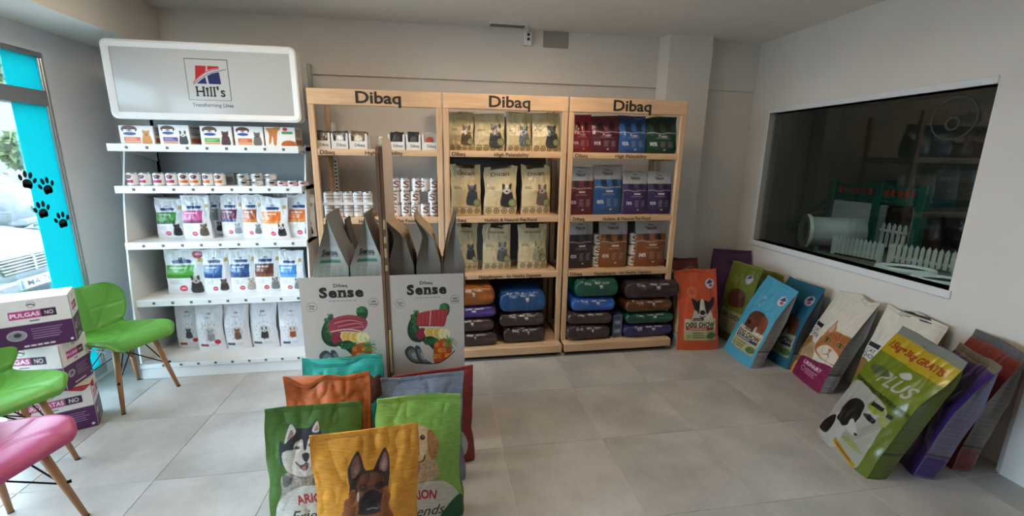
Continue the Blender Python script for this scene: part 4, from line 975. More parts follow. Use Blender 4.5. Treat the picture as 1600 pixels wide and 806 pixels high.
kinds['grey'] = can_parts(.042, .042, short_cv('#4a4a48')); kinds['rose'] = can_parts(.038, .036, short_cv('#c05a84'))
z = GZ[1]; Yc = 3.56
for l, r, k in ((192, 210, 'pink'), (212, 230, 'pink'), (233, 252, 'pink'), (254, 272, 'pink'), (273, 292, 'orange'), (292, 308, 'orange'), (311, 330, 'orange'), (331, 347, 'orange')):
    xc, w, h = fit_shelf(l, r, 272, Yc-.036, z)
    can(kinds[k], {'pink': 'white food can with pink band on the second steel shelf', 'orange': 'white food can with orange band on the second steel shelf'}[k], (xc, Yc, z), 'cans with %s bands' % k, .3*random.uniform(-1, 1))
for l, r in ((366, 385), (388, 407), (409, 430)):
    xc, w, h = fit_shelf(l, r, 268, Yc-.042, z)
    for q in range(2): can(kinds['grey'], 'flat grey patterned can, %s in its stack of two on the steel shelf' % ('lower', 'upper')[q], (xc, Yc, z+q*.0425), 'stacked flat grey cans', random.uniform(-.5, .5))
for l, r in ((430, 445), (446, 461), (462, 480)):
    xc, w, h = fit_shelf(l, r, 278, Yc-.038, z); can(kinds['rose'], 'flat can with rose pink label on the steel shelf', (xc, Yc, z), 'flat rose cans')
xc, w, h = fit_shelf(348, 365, 270, 3.66, z)
t_ = thing('small_carton', 'grey carton standing behind the orange banded cans', 'box', (xc, 3.66, z)); MB().cbox(-w/2, w/2, 0, .1, 0, .085, .003).obj('body', mat('carton_grey', '#7d7f7f', .6), t_); MB().cbox(-w/2+.01, w/2-.01, -.001, .0005, .02, .06, .0002).obj('label_patch', mat('carton_dark', '#55595a', .6), t_)

def vet_bag_cv(c1, c2, hh, animal=('#23232a', '#bdb6ab'), new=False, tall=True, spot=True):
    cv = Cv(56, 84, hh, '#e3e6e8', 3)
    cv.text("Hill's", .42, hh*.80, .05, '#3a3440', .03, width=.14); cv.rect(.2, hh*.70, .66, hh*.755, '#25396f'); cv.ell(.43, hh*.74, .26, .045, '#25396f')
    if c1: cv.rect(.02, hh*.44, .74, hh*.66, c1); cv.rect(.02, hh*.37, .72, hh*.44, c2 or c1); cv.rect(.1, hh*.585, .54, hh*.615, '#efe9e4', .8); cv.lines(.06, hh*.47, .5, hh*.56, 3, '#e9dcd6', .35, .6)
    cv.rect(.80, hh*.72, .93, hh*.80, '#c9a455')
    tiny_dog(cv, .74, hh*.22, .26, *animal)
    cv.lines(.08, hh*.22, .4, hh*.32, 3, '#b9bdc0', .4)
    if spot: cv.ell(.42, hh*.13, .1, .085, '#c3344e'); cv.ell(.42, hh*.13, .07, .03, '#e79aa6')
    if new: cv.ell(.80, hh*.88, .13, .1, '#a8283a'); cv.text('NEW', .80, hh*.88, .05, '#f0dce0', .02)
    return cv
R3 = [(236, 279, 311, 3.66, '#3c8a3a', '#23592c', ('#1d1d20', '#26262a'), 'green band and black puppy'), (277, 321, 306, 3.60, '#c4508c', '#6a3a5a', ('#5a5248', '#8a7f70'), 'pink band and tabby cat'),
      (338, 375, 305, 3.66, '#6a1f40', '#4a5080', ('#8a929a', '#c9ced2'), 'maroon band'), (372, 406, 304, 3.60, '#a4552c', '#c4793f', ('#6f7378', '#9aa0a4'), 'brown band'),
      (403, 446, 309, 3.56, '#d9702a', '#e0934e', ('#23232a', '#dcd8d2'), 'orange band and collie head'), (445, 488, 305, 3.60, '#d06a2c', '#c98a50', ('#23232a', '#dcd8d2'), 'orange band and small dog')]
for i, (l, r, t, Y, c1, c2, an, who) in enumerate(R3):
    xc, w, h = fit_shelf(l, r, t, Y, GZ[2]); h = min(h, .33)
    bag('white glossy food bag with %s, middle steel shelf' % who, w, h, .09, vet_bag_cv(c1, c2, h/w, an), (xc, Y+.045, GZ[2]), random.uniform(-.12, .12), side='#c4c7c9', back='#c8cacb', seed=30+i, crump=.006, fill=.45, group='small bags on the middle steel shelf')
for i, (l, r, t, Y) in enumerate(((318, 338, 306, 3.80), (425, 452, 300, 3.84), (280, 318, 300, 3.85))):
    xc, w, h = fit_shelf(l, r, t, Y, GZ[2]); w = max(w, .15)
    bag(('white food bag with a black spotted print standing behind the pink banded bag', 'white food bag with orange top behind the two orange banded bags', 'pink topped food bag standing behind the pink banded bag')[i], w, min(h, .345), .09, vet_bag_cv(('#8a8a8a', '#d9702a', '#c4508c')[i], None, h/w, spot=False), (xc, Y+.05, GZ[2]), 0, side='#b4b7b9', seed=60+i, group='small bags on the middle steel shelf')
R4 = [(250, 315, 392, 3.62, '#4fa93c', '#3c8a30', ('#2a2a2c', '#b9b4ac'), 'green band and NEW seal', True), (310, 353, 391, 3.58, '#2f5f9f', '#254a86', ('#3a3632', '#6a6258'), 'dark blue band and cat', False), (352, 396, 389, 3.58, '#2c558f', '#2a4a7a', ('#a8a096', '#c9c2b8'), 'navy blue band and poodle', False), (391, 434, 388, 3.58, '#5a2c22', '#7a4a30', ('#77797a', '#a4a6a6'), 'dark brown band', False), (431, 470, 393, 3.56, '#3f86c9', '#5f9fd0', ('#77797a', '#b4b6b6'), 'light blue band', False)]
for i, (l, r, t, Y, c1, c2, an, who, nw) in enumerate(R4):
    xc, w, h = fit_shelf(l, r, t, Y, GZ[3]); h = min(h, .345)
    bag('white glossy food bag with %s on the fourth steel shelf' % who, w, h, .1, vet_bag_cv(c1, c2, h/w, an, nw), (xc, Y+.05, GZ[3]), random.uniform(-.1, .1), side='#b9bdbf', back='#c8cacb', seed=80+i, crump=.007, fill=.5, group='small bags on the fourth steel shelf')
def plain_cv(hh, a, b, seal):
    cv = Cv(56, 84, hh, '#dcdde0', 3); cv.text("Hill's", .5, hh*.80, .06, '#33323c', .02, width=.16); cv.lines(.35, hh*.70, .65, hh*.74, 2, '#9a9ca4', .5)
    for k in range(9):
        q = PI*.35+k*PI*.16; cv.ell(.55+.33*math.cos(q), hh*.40+.33*math.sin(q), .022, .022, '#8a8e9a')
    cv.ell(.55, hh*.40, .22, .22, '#c8c9cc'); tiny_dog(cv, .55, hh*.36, .24, a, b)
    cv.rect(.12, hh*.10, .42, hh*.15, '#8a2030' if seal else '#3a3a40'); cv.lines(.5, hh*.1, .8, hh*.16, 2, '#b0b2b6', .4)
    if seal: cv.ell(.76, hh*.20, .11, .09, '#b02638')
    return cv
R5 = [(266, 306, 475, 3.64, '#2a2a2c', '#4a4a4c', True, 'black dog'), (297, 343, 472, 3.58, '#8a8a8c', '#b4b2b0', True, 'grey terrier'), (341, 384, 472, 3.58, '#6a4a34', '#8a6a4a', False, 'brown dog'), (383, 429, 470, 3.58, '#2a2a2c', '#e0dedc', False, 'black and white dog'), (430, 469, 470, 3.56, '#8a4a2a', '#e0d6cc', False, 'chestnut spaniel')]
for i, (l, r, t, Y, a, b, sl_, who) in enumerate(R5):
    xc, w, h = fit_shelf(l, r, t, Y, .125); h = min(h, .37)
    bag('plain white food bag with round picture of a %s, bottom steel deck' % who, w, h, .1, plain_cv(h/w, a, b, sl_), (xc, Y+.05, .125), random.uniform(-.15, .1), side='#9a9ea2', back='#c0c0c0', seed=100+i, crump=.007, fill=.5, group='plain white bags on the bottom steel deck')

# ================================================================== pine unit goods
def tray_carton(i, l, r, t, dark):
    Y = 3.50; xc, w, h = fit_shelf(l, r, t, Y, UZ[0]); d = .2; h1 = .085
    tt = thing('display_carton', 'white open display carton holding %s, top pine shelf' % dark[1], 'box', (xc, Y, UZ[0]), group='open display cartons on the top pine shelf')
    m_ = mat('carton_board')
    MB().box(-w/2, w/2, 0, d, 0, .003).obj('bottom', m_, tt)
    MB().prism([(-w/2, 0), (w/2, 0), (w/2, h1+.03), (w/2-.012, h1+.03), (w/2-.016, h1-.025), (-w/2+.016, h1-.025), (-w/2+.012, h1+.03), (-w/2, h1+.03)], 'y', -.003, 0).obj('front_lip', m_, tt)
    for s in (-1, 1): MB().box(*sorted((s*w/2, s*(w/2-.003))), 0, d, 0, h1+.02).obj('side_wall', m_, tt)
    MB().box(-w/2, w/2, d-.003, d, 0, h1+.04).obj('rear_wall', m_, tt)
    obj('lettering', text_mesh('Dibaq', .02, .01, width=w*.55), inkm, tt, (.01, -.0035, .022))
    for k in range(4):
        cvp = Cv(24, 24, 1.0, dark[0], 2); cvp.ell(.5, .55, .3, .25, dark[2]); cvp.lines(.2, .1, .8, .25, 2, '#b0a89e', .5)
        p = bag('sachet of pet treats standing in the open carton with %s' % dark[1], w*.80, .125, .028, cvp, (xc, Y+.03+k*.042, UZ[0]+.003), random.uniform(-.05, .05), name='treat_sachet', cat='sachet', side=dark[0], back=dark[0], seed=i*5+k, crump=.003, group='treat sachets in open cartons')
for i, a in enumerate(((491, 515, 213, ('#3a3430', 'dark sachets', '#5a524a')), (517, 543, 212, ('#4a4a4e', 'charcoal sachets with a pale print', '#c8ccd0')), (545, 573, 212, ('#6a5a44', 'brown and white sachets', '#d6cdbf')), (606, 632, 214, ('#26262a', 'black sachets', '#3f4044')), (634, 657, 214, ('#2c2c30', 'black sachets with grey print', '#55565a')), (659, 684, 214, ('#b9b4ac', 'pale sachets with red print', '#b04a3a')))): tray_carton(i, *a)
def s_can_cv():
    cv = Cv(40, 40, 1.25, '#d6d3cf', 2); cv.line([(.66, .92), (.5, .98), (.36, .88), (.42, .74), (.58, .64), (.64, .48), (.52, .36), (.34, .42)], .12, '#3a2a22', curve=True); cv.line([(.62, .93), (.5, .97), (.38, .88)], .09, '#8c3a32', curve=True); cv.line([(.58, .62), (.63, .5)], .09, '#b8622c'); cv.text('Dibaq', .5, 1.13, .07, '#3a3634', .02); cv.rect(0, 0, 1, .06, '#a04a3c'); return cv
def w_can_cv():
    cv = Cv(40, 36, 1.15, '#dad9d8', 2); cv.rect(.2, .82, .8, .94, '#8a8a8c'); cv.lines(.2, .3, .8, .75, 5, '#b4b4b6', .45); cv.rect(.25, .5, .75, .56, '#4a4a4e'); return cv
SC = can_parts(.037, .098, s_can_cv()); WC = can_parts(.037, .092, w_can_cv())
zc = UZ[1]; Yc = 3.56
for row in range(2):
    for l, r in ((504, 517), (519, 532), (534, 548), (550, 563), (565, 579)):
        xc, w, h = fit_shelf(l, r, 300, Yc-.037, zc); can(WC, 'white can with grey print in the %s tier on the pine shelf' % ('lower', 'upper')[row], (xc+.003, Yc, zc+.0935*row+(.003 if row else 0)), 'white cans stacked two high', random.uniform(-.4, .4))
x_a, x_b = on(500, 315, 1, Yc-.05)[0], on(582, 315, 1, Yc-.05)[0]
tt = thing('can_tray', 'shallow white tray edge between the two tiers of white cans', 'tray', (0, 0, zc+.093)); MB().box(x_a, x_b, Yc-.045, Yc+.045, 0, .002).obj('base', mat('carton_board'), tt); MB().box(x_a, x_b, Yc-.046, Yc-.045, 0, .022).obj('front_lip', mat('carton_board'), tt)
for row, pxs in enumerate((((613, 628), (627, 642), (641, 657), (657, 670), (672, 686)), ((609, 623), (625, 639), (641, 655), (669, 683)), ((597, 609), (610, 624), (625, 640), (645, 657), (658, 670), (671, 685)))):
    pxs = ((610, 624), (625, 640), (641, 655), (656, 669), (670, 684)) if row == 0 else pxs
    for l, r in pxs:
        xc, w, h = fit_shelf(l, r, 300, Yc-.037, zc); can(SC, 'white can printed with a dark letter S in the %s tier of three' % ('lowest', 'middle', 'top')[row], (xc, Yc, zc+.0985*row), 'letter S cans stacked three high', random.uniform(-.5, .5) if (l, r) != (658, 670) else 2.4)

def cream_cv(hh, ani, kind):
    bgc = '#c4b083' if kind == 0 else '#c6b287' if kind == 1 else '#bdb18e'
    cv = Cv(56, 76, hh, bgc, 3)
    cv.poly([(0, hh), (.55, hh), (.45, hh*.3), (0, hh*.35)], '#c2b490', 0, .6)
    if kind: cv.text('Dican' if kind == 1 else 'oooo', .5, hh*.83, .12 if kind == 1 else .08, '#4a4030', .012, width=.55)
    tiny_dog(cv, .70, hh*.42, .40 if kind == 0 else .36, ani[0], ani[1])
    cv.ell(.86, hh*.26, .13, .13, '#4a4a32'); cv.ell(.86, hh*.26, .105, .105, '#8d9468')
    cv.rect(0, hh*.165, 1, hh*.175, '#6a5c44')
    for k in range(4): cv.ring(.16+.23*k, hh*.10, .075, .022, '#3a3226'); cv.ell(.16+.23*k, hh*.10, .035, .035, '#6a5c44')
    cv.lines(.1, hh*.52, .38, hh*.58, 2, '#7a6c50', .5); return cv
Zs = UZ
C1 = [(700, 741, 174, ('#5a4a36', '#8a7a60'), 'brown hounds'), (741, 790, 176, ('#3a3a3a', '#5a5854'), 'dark grey terrier'), (792, 833, 174, ('#5f666a', '#8a9498'), 'blue grey dog'), (833, 878, 174, ('#34383a', '#4a5052'), 'black dog')]
for i, (l, r, t, an, who) in enumerate(C1):
    xc, w, h = fit_shelf(l, r, t, 3.52, Zs[0]); h = min(h, .30)
    bag('cream food bag picturing a %s on the top pine shelf' % who, w*.99, h, .12, cream_cv(h/w, an, 0), (xc, 3.585, Zs[0]), random.uniform(-.06, .06), side='#9a8a66', back='#a09070', seed=130+i, crump=.010, fill=.42, group='cream bags on the top pine shelf')
C2 = [(703, 752, 257, ('#3a3c44', '#4a4c54'), 'black dog', 0), (757, 809, 259, ('#2c2a28', '#cfc8ba'), 'spotted dalmatian', .06), (816, 863, 258, ('#5a5046', '#a89a84'), 'pug', 0)]
for i, (l, r, t, an, who, tw) in enumerate(C2):
    xc, w, h = fit_shelf(l, r, t, 3.54, Zs[1]); cvb = cream_cv(h/w, an, 1); hh = h/w; cvb.rect(.2, hh*.93, .8, hh, '#2a2019')
    bag('tall cream food bag with dark top band picturing a %s' % who, w, h, .11, cvb, (xc, 3.60, Zs[1]), -tw*2, side='#9a8a66', back='#a09070', seed=140+i, crump=.009, fill=.5, wob=.02, skew=tw, group='tall cream bags on the second pine shelf')
C3 = [(718, 750, 350, ('#2c3a4a', '#4a5a6a'), 'black puppy beside the display tower', 3.55), (754, 799, 352, ('#55585e', '#8a8c8c'), 'grey hound', 3.55), (811, 857, 351, ('#8a8870', '#b0ac8c'), 'pale dog', 3.55)]
for i, (l, r, t, an, who, Y) in enumerate(C3):
    xc, w, h = fit_shelf(l, r, t, Y, Zs[2]); w = max(w, .19); cvb = cream_cv(h/w, an, 2); hh = h/w; cvb.rect(.28, hh*.91, .72, hh, '#1f1a16')
    bag('tall pale food bag with two raised corners picturing a %s' % who, w, h, .11, cvb, (xc-(.03 if i == 0 else 0), 3.61, Zs[2]), 0, side='#8f886e', back='#a09070', seed=150+i, crump=.009, fill=.5, wob=.02, group='tall pale bags on the third pine shelf')
def nat_cv(hh, c, white, pic=None, pct='92%', pw=.0):
    cv = Cv(56, 80, hh, c, 3); c0 = col(c); dkc = c0*.45+.03
    top = hh*.56
    cv.rect(0, top, 1, hh, pic if pic is not None else np.clip(c0*.8, 0, 1))
    for k in range(5): cv.blob([(.1+.2*k, top+.02), (.02+.2*k, top+.14), (.08+.2*k, top+hh*.25), (.2+.2*k, top+hh*.22), (.25+.2*k, top+.1)], dkc if k % 2 else np.clip(c0*1.1+.03, 0, 1), .2)
    if white: cv.rect(0, hh*.72, 1, hh, '#a9a9ab'); cv.text('Natural', .5, hh*.86, .09, '#2a2a2e', .02, width=.36); cv.text('Dibaq', .5, hh*.93, .05, '#2a2a2e', .01); cv.line([(.35, hh*.82), (.65, hh*.82)], .015, '#5a5a5e')
    cv.line([(0, top), (.2, top+.02), (.45, top-.015), (.7, top+.02), (1, top)], .022, '#b9aeb0', curve=True)
    (cv.text('Puppy', .52, hh*.49, .07, '#d8ced0', .02, width=.3) if not white else cv.rect(.4, hh*.47, .66, hh*.505, '#d8ced0')); cv.rect(.28, hh*.42, .74, hh*.435, '#a89a9e')
    cv.text(pct, .22, hh*.27, .11, '#d9d0d4', .03, width=.22)
    for k in range(2): cv.lines(.44+.27*k, hh*.18, .62+.27*k, hh*.34, 4, '#a5989e', .4, .8)
    cv.rect(.55, hh*.1, .62, hh*.13, '#d9d0d4'); return cv
N1 = [(895, 928, 178, '#7a2230', 'crimson'), (927, 972, 178, '#4f1c2c', 'maroon'), (971, 1015, 178, '#24528c', 'blue'), (1015, 1063, 180, '#173a2a', 'dark green')]
for i, (l, r, t, c, who) in enumerate(N1):
    xc, w, h = fit_shelf(l, r, t, 3.52, Zs[0]); h = min(h, .295)
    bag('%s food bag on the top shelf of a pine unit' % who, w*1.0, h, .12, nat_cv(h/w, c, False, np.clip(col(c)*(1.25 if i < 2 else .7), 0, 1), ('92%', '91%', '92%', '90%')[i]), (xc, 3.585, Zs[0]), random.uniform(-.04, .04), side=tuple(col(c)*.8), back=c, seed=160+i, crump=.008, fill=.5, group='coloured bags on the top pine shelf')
N2 = [(890, 931, 262, '#571b2a', 'maroon', '#6a3a26'), (931, 977, 259, '#254f88', 'blue', '#3f4a42'), (977, 1017, 269, '#33265a', 'violet', '#2a1e24'), (1017, 1055, 269, '#2d2450', 'deep purple', '#2c2028')]
for i, (l, r, t, c, who, pc_) in enumerate(N2):
    xc, w, h = fit_shelf(l, r, t, 3.53, Zs[1])
    bag('%s food bag with a silver white top on the second shelf' % who, w*.99, h, .11, nat_cv(h/w, c, True, pc_, ('92%', '80%', '78%', '82%')[i]), (xc, 3.59, Zs[1]), random.uniform(-.04, .04), side='#77757a', back='#8a8a8c', seed=170+i, crump=.006, fill=.5, group='white topped bags on the second pine shelf')
N3 = [(889, 931, 347, '#2c2224', 'dark brown', '#33262a'), (940, 985, 347, '#7a4a24', 'caramel brown', '#6a3a1e'), (997, 1047, 346, '#7e4826', 'russet brown', '#8a4420')]
for i, (l, r, t, c, who, pc_) in enumerate(N3):
    xc, w, h = fit_shelf(l, r, t, 3.53, Zs[2])
    bag('%s food bag with a silver white top on the third shelf' % who, w*.98, h, .11, nat_cv(h/w, c, True, pc_, ('82%', '83%', '84%')[i]), (xc, 3.59, Zs[2]), random.uniform(-.04, .04), side='#77757a', back='#8a8a8c', seed=180+i, crump=.006, fill=.5, group='white topped bags on the third pine shelf')
for px, who in ((935, 'beside the dark brown bag'), (991, 'beside the russet brown bag')):
    x_ = on(px, 390, 1, 3.56)[0]
    for k in range(3): can(SC, 'white can with dark letter S, %s in the column %s' % (('lowest', 'middle', 'topmost')[k], who), (x_, 3.60, Zs[2]+k*.0985), 'column of cans '+who, random.uniform(-.2, .9))
# lying bags in stacks
def pillow(label, X, Y, Z, W_, L_, T_, c, seed, rz=0, group=None):
    nu, nr = 52, 56; s = np.linspace(-1, 1, nu); a = np.linspace(0, 2*PI, nr, endpoint=False)
    e = (1-np.abs(s)**9)**.4; e = np.maximum(e, .25)
    cv = Cv(52, 40, T_/W_, c, 3); hh = T_/W_
    cv.text('Dibaq', .28, hh*.80, .05, '#cfc6c2', .02, width=.14); cv.rect(.44, hh*.78, .56, hh*.86, '#bdb4b0'); cv.rect(.6, hh*.78, .76, hh*.86, '#a79e9a'); cv.rect(.55, hh*.60, .62, hh*.70, '#d6cfca'); cv.line([(.05, hh*.46), (.95, hh*.5)], .012, np.clip(col(c)*1.7, 0, 1)); ci = cv.out()  # the lighter line paints a highlight along the seam
    A, S2 = np.meshgrid(a, s); pw = .38
    cy = np.sign(np.cos(A))*np.abs(np.cos(A))**pw; cz = np.sign(np.sin(A))*np.abs(np.sin(A))**(.45)
    U = (S2+1)/2; V = A/(2*PI)
    n = .6*vnoise(U, V, 4, 6, seed)+.55*(1-2*np.abs(vnoise(U, V, 9, 11, seed+1)))+.4*(1-2*np.abs(vnoise(U, V, 17, 20, seed+2)))
    win = np.abs(np.sin(PI*V))**.5
    k = 1+.15*n*np.clip(sm(cz*.8+.6), 0, 1)
    P = np.stack([S2*W_/2+0*A, cy*L_/2*(.86+.14*e[:, None])*(1+.02*n), T_/2+cz*T_/2*e[:, None]*k], -1)
    P[..., 2] = np.maximum(P[..., 2], 0); top = T_*.97; P[..., 2] = np.where(P[..., 2] > top, top+(P[..., 2]-top)*.25, P[..., 2])
    zz = np.clip(P[..., 2]/T_, 0, .999); front = (P[..., 1] < -L_*.30)
    ui = np.clip((U*cv.nu).astype(int), 0, cv.nu-1); vi = np.clip((zz*cv.nv).astype(int), 0, cv.nv-1)
    C = np.where(front[..., None], ci[vi, ui], lin(col(c)))
    return tag(obj('pet_food_sack', grid_mesh(P, close_u=True, C=C, caps=True), foil, None, (X, Y, Z), (0, 0, rz)), label, 'bag', group)
def stack(pl, pr, rows, Yf, where, seed):
    z = .11
    for i, (c, who, T_, dl, dr) in enumerate(rows):
        a, b = on(pl+dl, 520-60*i*.5, 1, Yf), on(pr+dr, 520-60*i*.5, 1, Yf)
        a, b = on(pl+dl, 530, 1, Yf)[0], on(pr+dr, 530, 1, Yf)[0]
        pillow('%s food sack lying in the %s' % (who, where), (a+b)/2, Yf+.19, z, b-a, .38, T_, c, seed+i, random.uniform(-.03, .03), group='sacks lying in the '+where); z += T_*.985
BR, BR2 = '#35282a', '#3a2c2c'
stack(690, 776, [(BR, 'dark brown bottom', .125, 0, 2), (BR2, 'dark brown second', .125, 0, -3), ('#3a2c66', 'purple', .10, 0, 0), ('#8a4f20', 'copper brown top', .17, 0, -3)], 3.40, 'stack nearest the display tower', 200)
stack(786, 852, [(BR, 'dark brown bottom', .145, 0, 0), (BR2, 'dark brown second', .125, -5, -1), ('#1f4a80', 'blue top', .19, -5, 0)], 3.42, 'stack of three in the middle pine unit', 210)
stack(885, 953, [(BR, 'dark brown bottom', .14, 0, 0), (BR2, 'dark brown second', .12, 2, 3), ('#24509a', 'blue', .125, 8, 6), ('#12493c', 'bottle green top', .165, 12, 9)], 3.40, 'left stack under the right hand pine unit', 220)
stack(974, 1050, [('#2c2558', 'indigo bottom', .12, 0, 0), ('#114538', 'bottle green', .11, 2, 0), ('#5a351a', 'bronze brown', .125, 0, -4), ('#33262a', 'dark brown top', .165, -2, 6)], 3.40, 'right stack under the right hand pine unit', 230)
xa, xb = on(957, 520, 1, 3.44)[0], on(971, 520, 1, 3.44)[0]
cvb = Cv(20, 50, 2.9, '#5a6a80', 2); [cvb.ell(.5, .3+.55*k, .35, .22, '#8aa0b4' if k % 2 else '#3a4a66') for k in range(5)]
t_ = thing('slim_carton', 'slim blue picture carton wedged between two stacks of sacks', 'box', ((xa+xb)/2, 3.44, .11)); MB().cbox(-(xb-xa)/2, (xb-xa)/2, 0, .1, 0, .21, .002).obj('body', mat('carton_blue', '#4a5a72', .5), t_); panel('printed_front', cvb, xb-xa-.003, .205, gp, t_, (0, -.0008, .002))
# ================================================================== bags standing in the display towers
def sense_side(kind, seed):
    hh = 3.0; cv = Cv(40, 110, hh, '#8b8b84' if kind == 0 else '#6f675e', 2)
    if kind == 0:
        cv.rect(0, 0, 1, hh*.66, '#98988f'); cv.text('Sense', .5, hh*.60, .17, '#232423', .04, width=.66); cv.lines(.15, hh*.545, .85, hh*.57, 1, '#6a6a64', .4); cv.rect(.16, hh*.49, .84, hh*.525, '#2f6a52')
        for k in range(4): cv.lines(.14+.19*k, hh*.12, .29+.19*k, hh*.46, 16, '#7d7e78', .45, .8, .1)
        cv.ell(.5, hh*.06, .16, .07, '#2c2d2c')
    else:
        cv.rect(0, hh*.02, 1, hh*.22, '#7c746a'); 
        for k in range(7): cv.line([(.15+.07*k, hh*(.3+.05*k)), (.4+.06*k, hh*(.305+.05*k))], .02, '#857d72', .6)
    return cv
def sense_front(kind, hh):
    cv = Cv(26, 110, hh, '#b4b3ab' if kind == 0 else '#a08b6e', 2); cv.text('Sense', .5, hh*.72, .13, '#1f1e1d', .04)
    cv.ell(.5, hh*.45, .28, .2, '#b03a4c' if kind == 0 else '#7a3a2a', .1); cv.ell(.6, hh*.3, .2, .14, '#4c6a34', .2); return cv
ty = .8505
for i, (l, r, ptop, yc, lab) in enumerate(((489, 546, 332, 2.50, 'grey sack with printed gusset at the outer side of the meat display tower'), (551, 606, 330, 2.50, 'grey sack with printed gusset next to the tall board of the meat display tower'))):
    a, b = on(l, 425, 1, 2.36)[0], on(r, 425, 1, 2.36)[0]; D_ = min(b-a, .185); zt2 = on((l+r)/2, ptop, 1, 2.45)[2]
    bag(lab, .30, zt2-ty, D_, sense_front(0, 1.7), ((a+b)/2 if i == 0 else (a+b)/2-.012, yc, ty), -PI/2, matte, name='pet_food_sack', parts=True, side=sense_side(0, i), back='#8a8a84', seed=300+i, fill=.45, edge=.95, crump=.008, pinch=1.2, ns=40, nb=16, fold=.9, foot=.95, belly=.03, group='sacks in the meat display tower')
bag('dark grey sack at the rear of the meat display tower', .16, .44, .10, sense_front(0, 2.6), (-.535, 2.69, ty), -PI/2, matte, name='pet_food_sack', side='#4a4a4a', back='#4a4a4a', seed=311, fill=.45, edge=.9, ns=12, group='sacks in the meat display tower')
for i, (l, r, ptop, lab) in enumerate(((606, 648, 333, 'taupe sack next to the tall board of the salmon display tower'), (650, 690, 332, 'taupe sack in the middle of the salmon display tower'), (693, 727, 330, 'taupe sack at the outer side of the salmon display tower'))):
    a, b = on(l, 425, 1, 2.36)[0], on(r, 425, 1, 2.36)[0]; zt2 = on((l+r)/2, ptop, 1, 2.45)[2]
    bag(lab, .32, zt2-ty, b-a-.004, sense_front(1, 1.6), ((a+b)/2, 2.51, ty), PI/2, matte, name='pet_food_sack', parts=True, side=sense_side(1, i), back='#5f574f', seed=320+i, fill=.45, edge=.95, crump=.008, pinch=1.1, ns=40, nb=16, fold=.9, foot=.95, belly=.03, sag=(.55, .5, -.1)[i], group='sacks in the salmon display tower')

# ================================================================== big sacks before the towers
def arion_cv(bgc, hh, nu=150): return Cv(nu, int(nu*hh*.95), hh, bgc, 2)
def arion_label(cv, cx, cy, w, word):
    cv.blob([(cx-w*.5, cy-.4*w), (cx-w*.52, cy), (cx-w*.3, cy+.24*w), (cx, cy+.29*w), (cx+w*.34, cy+.24*w), (cx+w*.52, cy), (cx+w*.48, cy-.4*w), (cx, cy-.55*w)], '#cfcdc4')
    cv.text('ARION', cx-.02, cy+.10*w, .085*w/.62*1.0, '#a8202c', .03, width=.46*w, arc=.75*w); cv.text(word, cx, cy-.16*w, .12*w/.62*.8, '#201f20', .0, shear=.35, width=.62*w)
Wb, Hb = .40, .598; hh = Hb/Wb
# husky on dark green
cv = arion_cv('#44691f', hh); cv.M(30, 95, 680); o_ = lambda p: p
blkf, gr1, wht = '#26252a', '#8f8a84', '#c6bdb2'
cv.blob([(150, 560), (130, 700), (150, 800), (480, 800), (480, 600), (400, 540)], '#a39a90', .12); cv.blob([(150, 560), (140, 660), (190, 640), (210, 590)], '#6a6660', .2); cv.blob([(380, 580), (350, 640), (420, 650), (450, 560)], '#6a6660', .2)
cv.blob([(130, 400), (135, 330), (170, 340), (200, 220), (245, 250), (260, 255), (345, 250), (390, 195), (415, 260), (440, 330), (450, 430), (430, 520), (370, 570), (290, 585), (210, 560), (150, 500)], blkf, .15)
cv.blob([(168, 345), (205, 225), (245, 262), (240, 290), (200, 320)], wht, .05); cv.blob([(188, 320), (212, 262), (232, 285), (205, 312)], '#8a6a5c', .1); cv.blob([(360, 272), (395, 205), (412, 268), (395, 285)], wht, .05); cv.blob([(375, 270), (396, 232), (405, 268)], '#9a7a6a', .1)
cv.blob([(150, 420), (180, 395), (235, 390), (255, 350), (290, 330), (305, 390), (322, 395), (335, 330), (365, 320), (385, 350), (420, 400), (425, 480), (390, 550), (330, 580), (260, 575), (190, 545), (158, 490)], wht, .06)
cv.poly([(306, 300), (300, 330), (308, 400), (318, 400), (326, 320)], blkf); cv.blob([(235, 385), (245, 345), (285, 335), (290, 350)], wht, .05)
for ex, ey in ((258, 382), (355, 366)): cv.ell(ex, ey, 19, 11, '#4a4038'); cv.ell(ex, ey, 11, 9, '#17151a'); cv.ell(ex+3, ey-3, 3, 3, '#d0d0d0')
cv.blob([(295, 430), (318, 418), (345, 425), (345, 455), (328, 480), (305, 465)], '#2b2426', .1); cv.line([(248, 478), (275, 500), (300, 500), (325, 485), (340, 490)], 9, '#2a1e20', curve=True); cv.blob([(272, 500), (300, 505), (338, 492), (335, 520), (310, 532), (285, 522)], '#4a2228'); cv.blob([(290, 512), (325, 505), (322, 522), (302, 527)], '#a4656a'); cv.line([(325, 478), (322, 500)], 5, '#2a1e20')
for k in range(26): x0, y0 = 190+9*k, 590+random.randint(-20, 60); cv.line([(x0, y0), (x0+random.randint(-12, 12), y0+45)], 5, random.choice(['#8a837a', '#bdb4a8', '#6f6a64']), .7)
cv.M(0, 0, 1); cv.mp = None; arion_label(cv, .5, hh-1.05, .78, 'Friends'); husk = cv
bag('dark green sack printed with a husky dog', Wb, Hb, .14, husk, (-.556, 1.79, 0), math.radians(1), linen, parts=True, side='#27441a', back='#33541f', seed=401, crump=.010, fill=.55, edge=.5, foot=.9, lean=.05, pinch=.9, topw=.97, skew=.03, group='large sacks before the display towers')
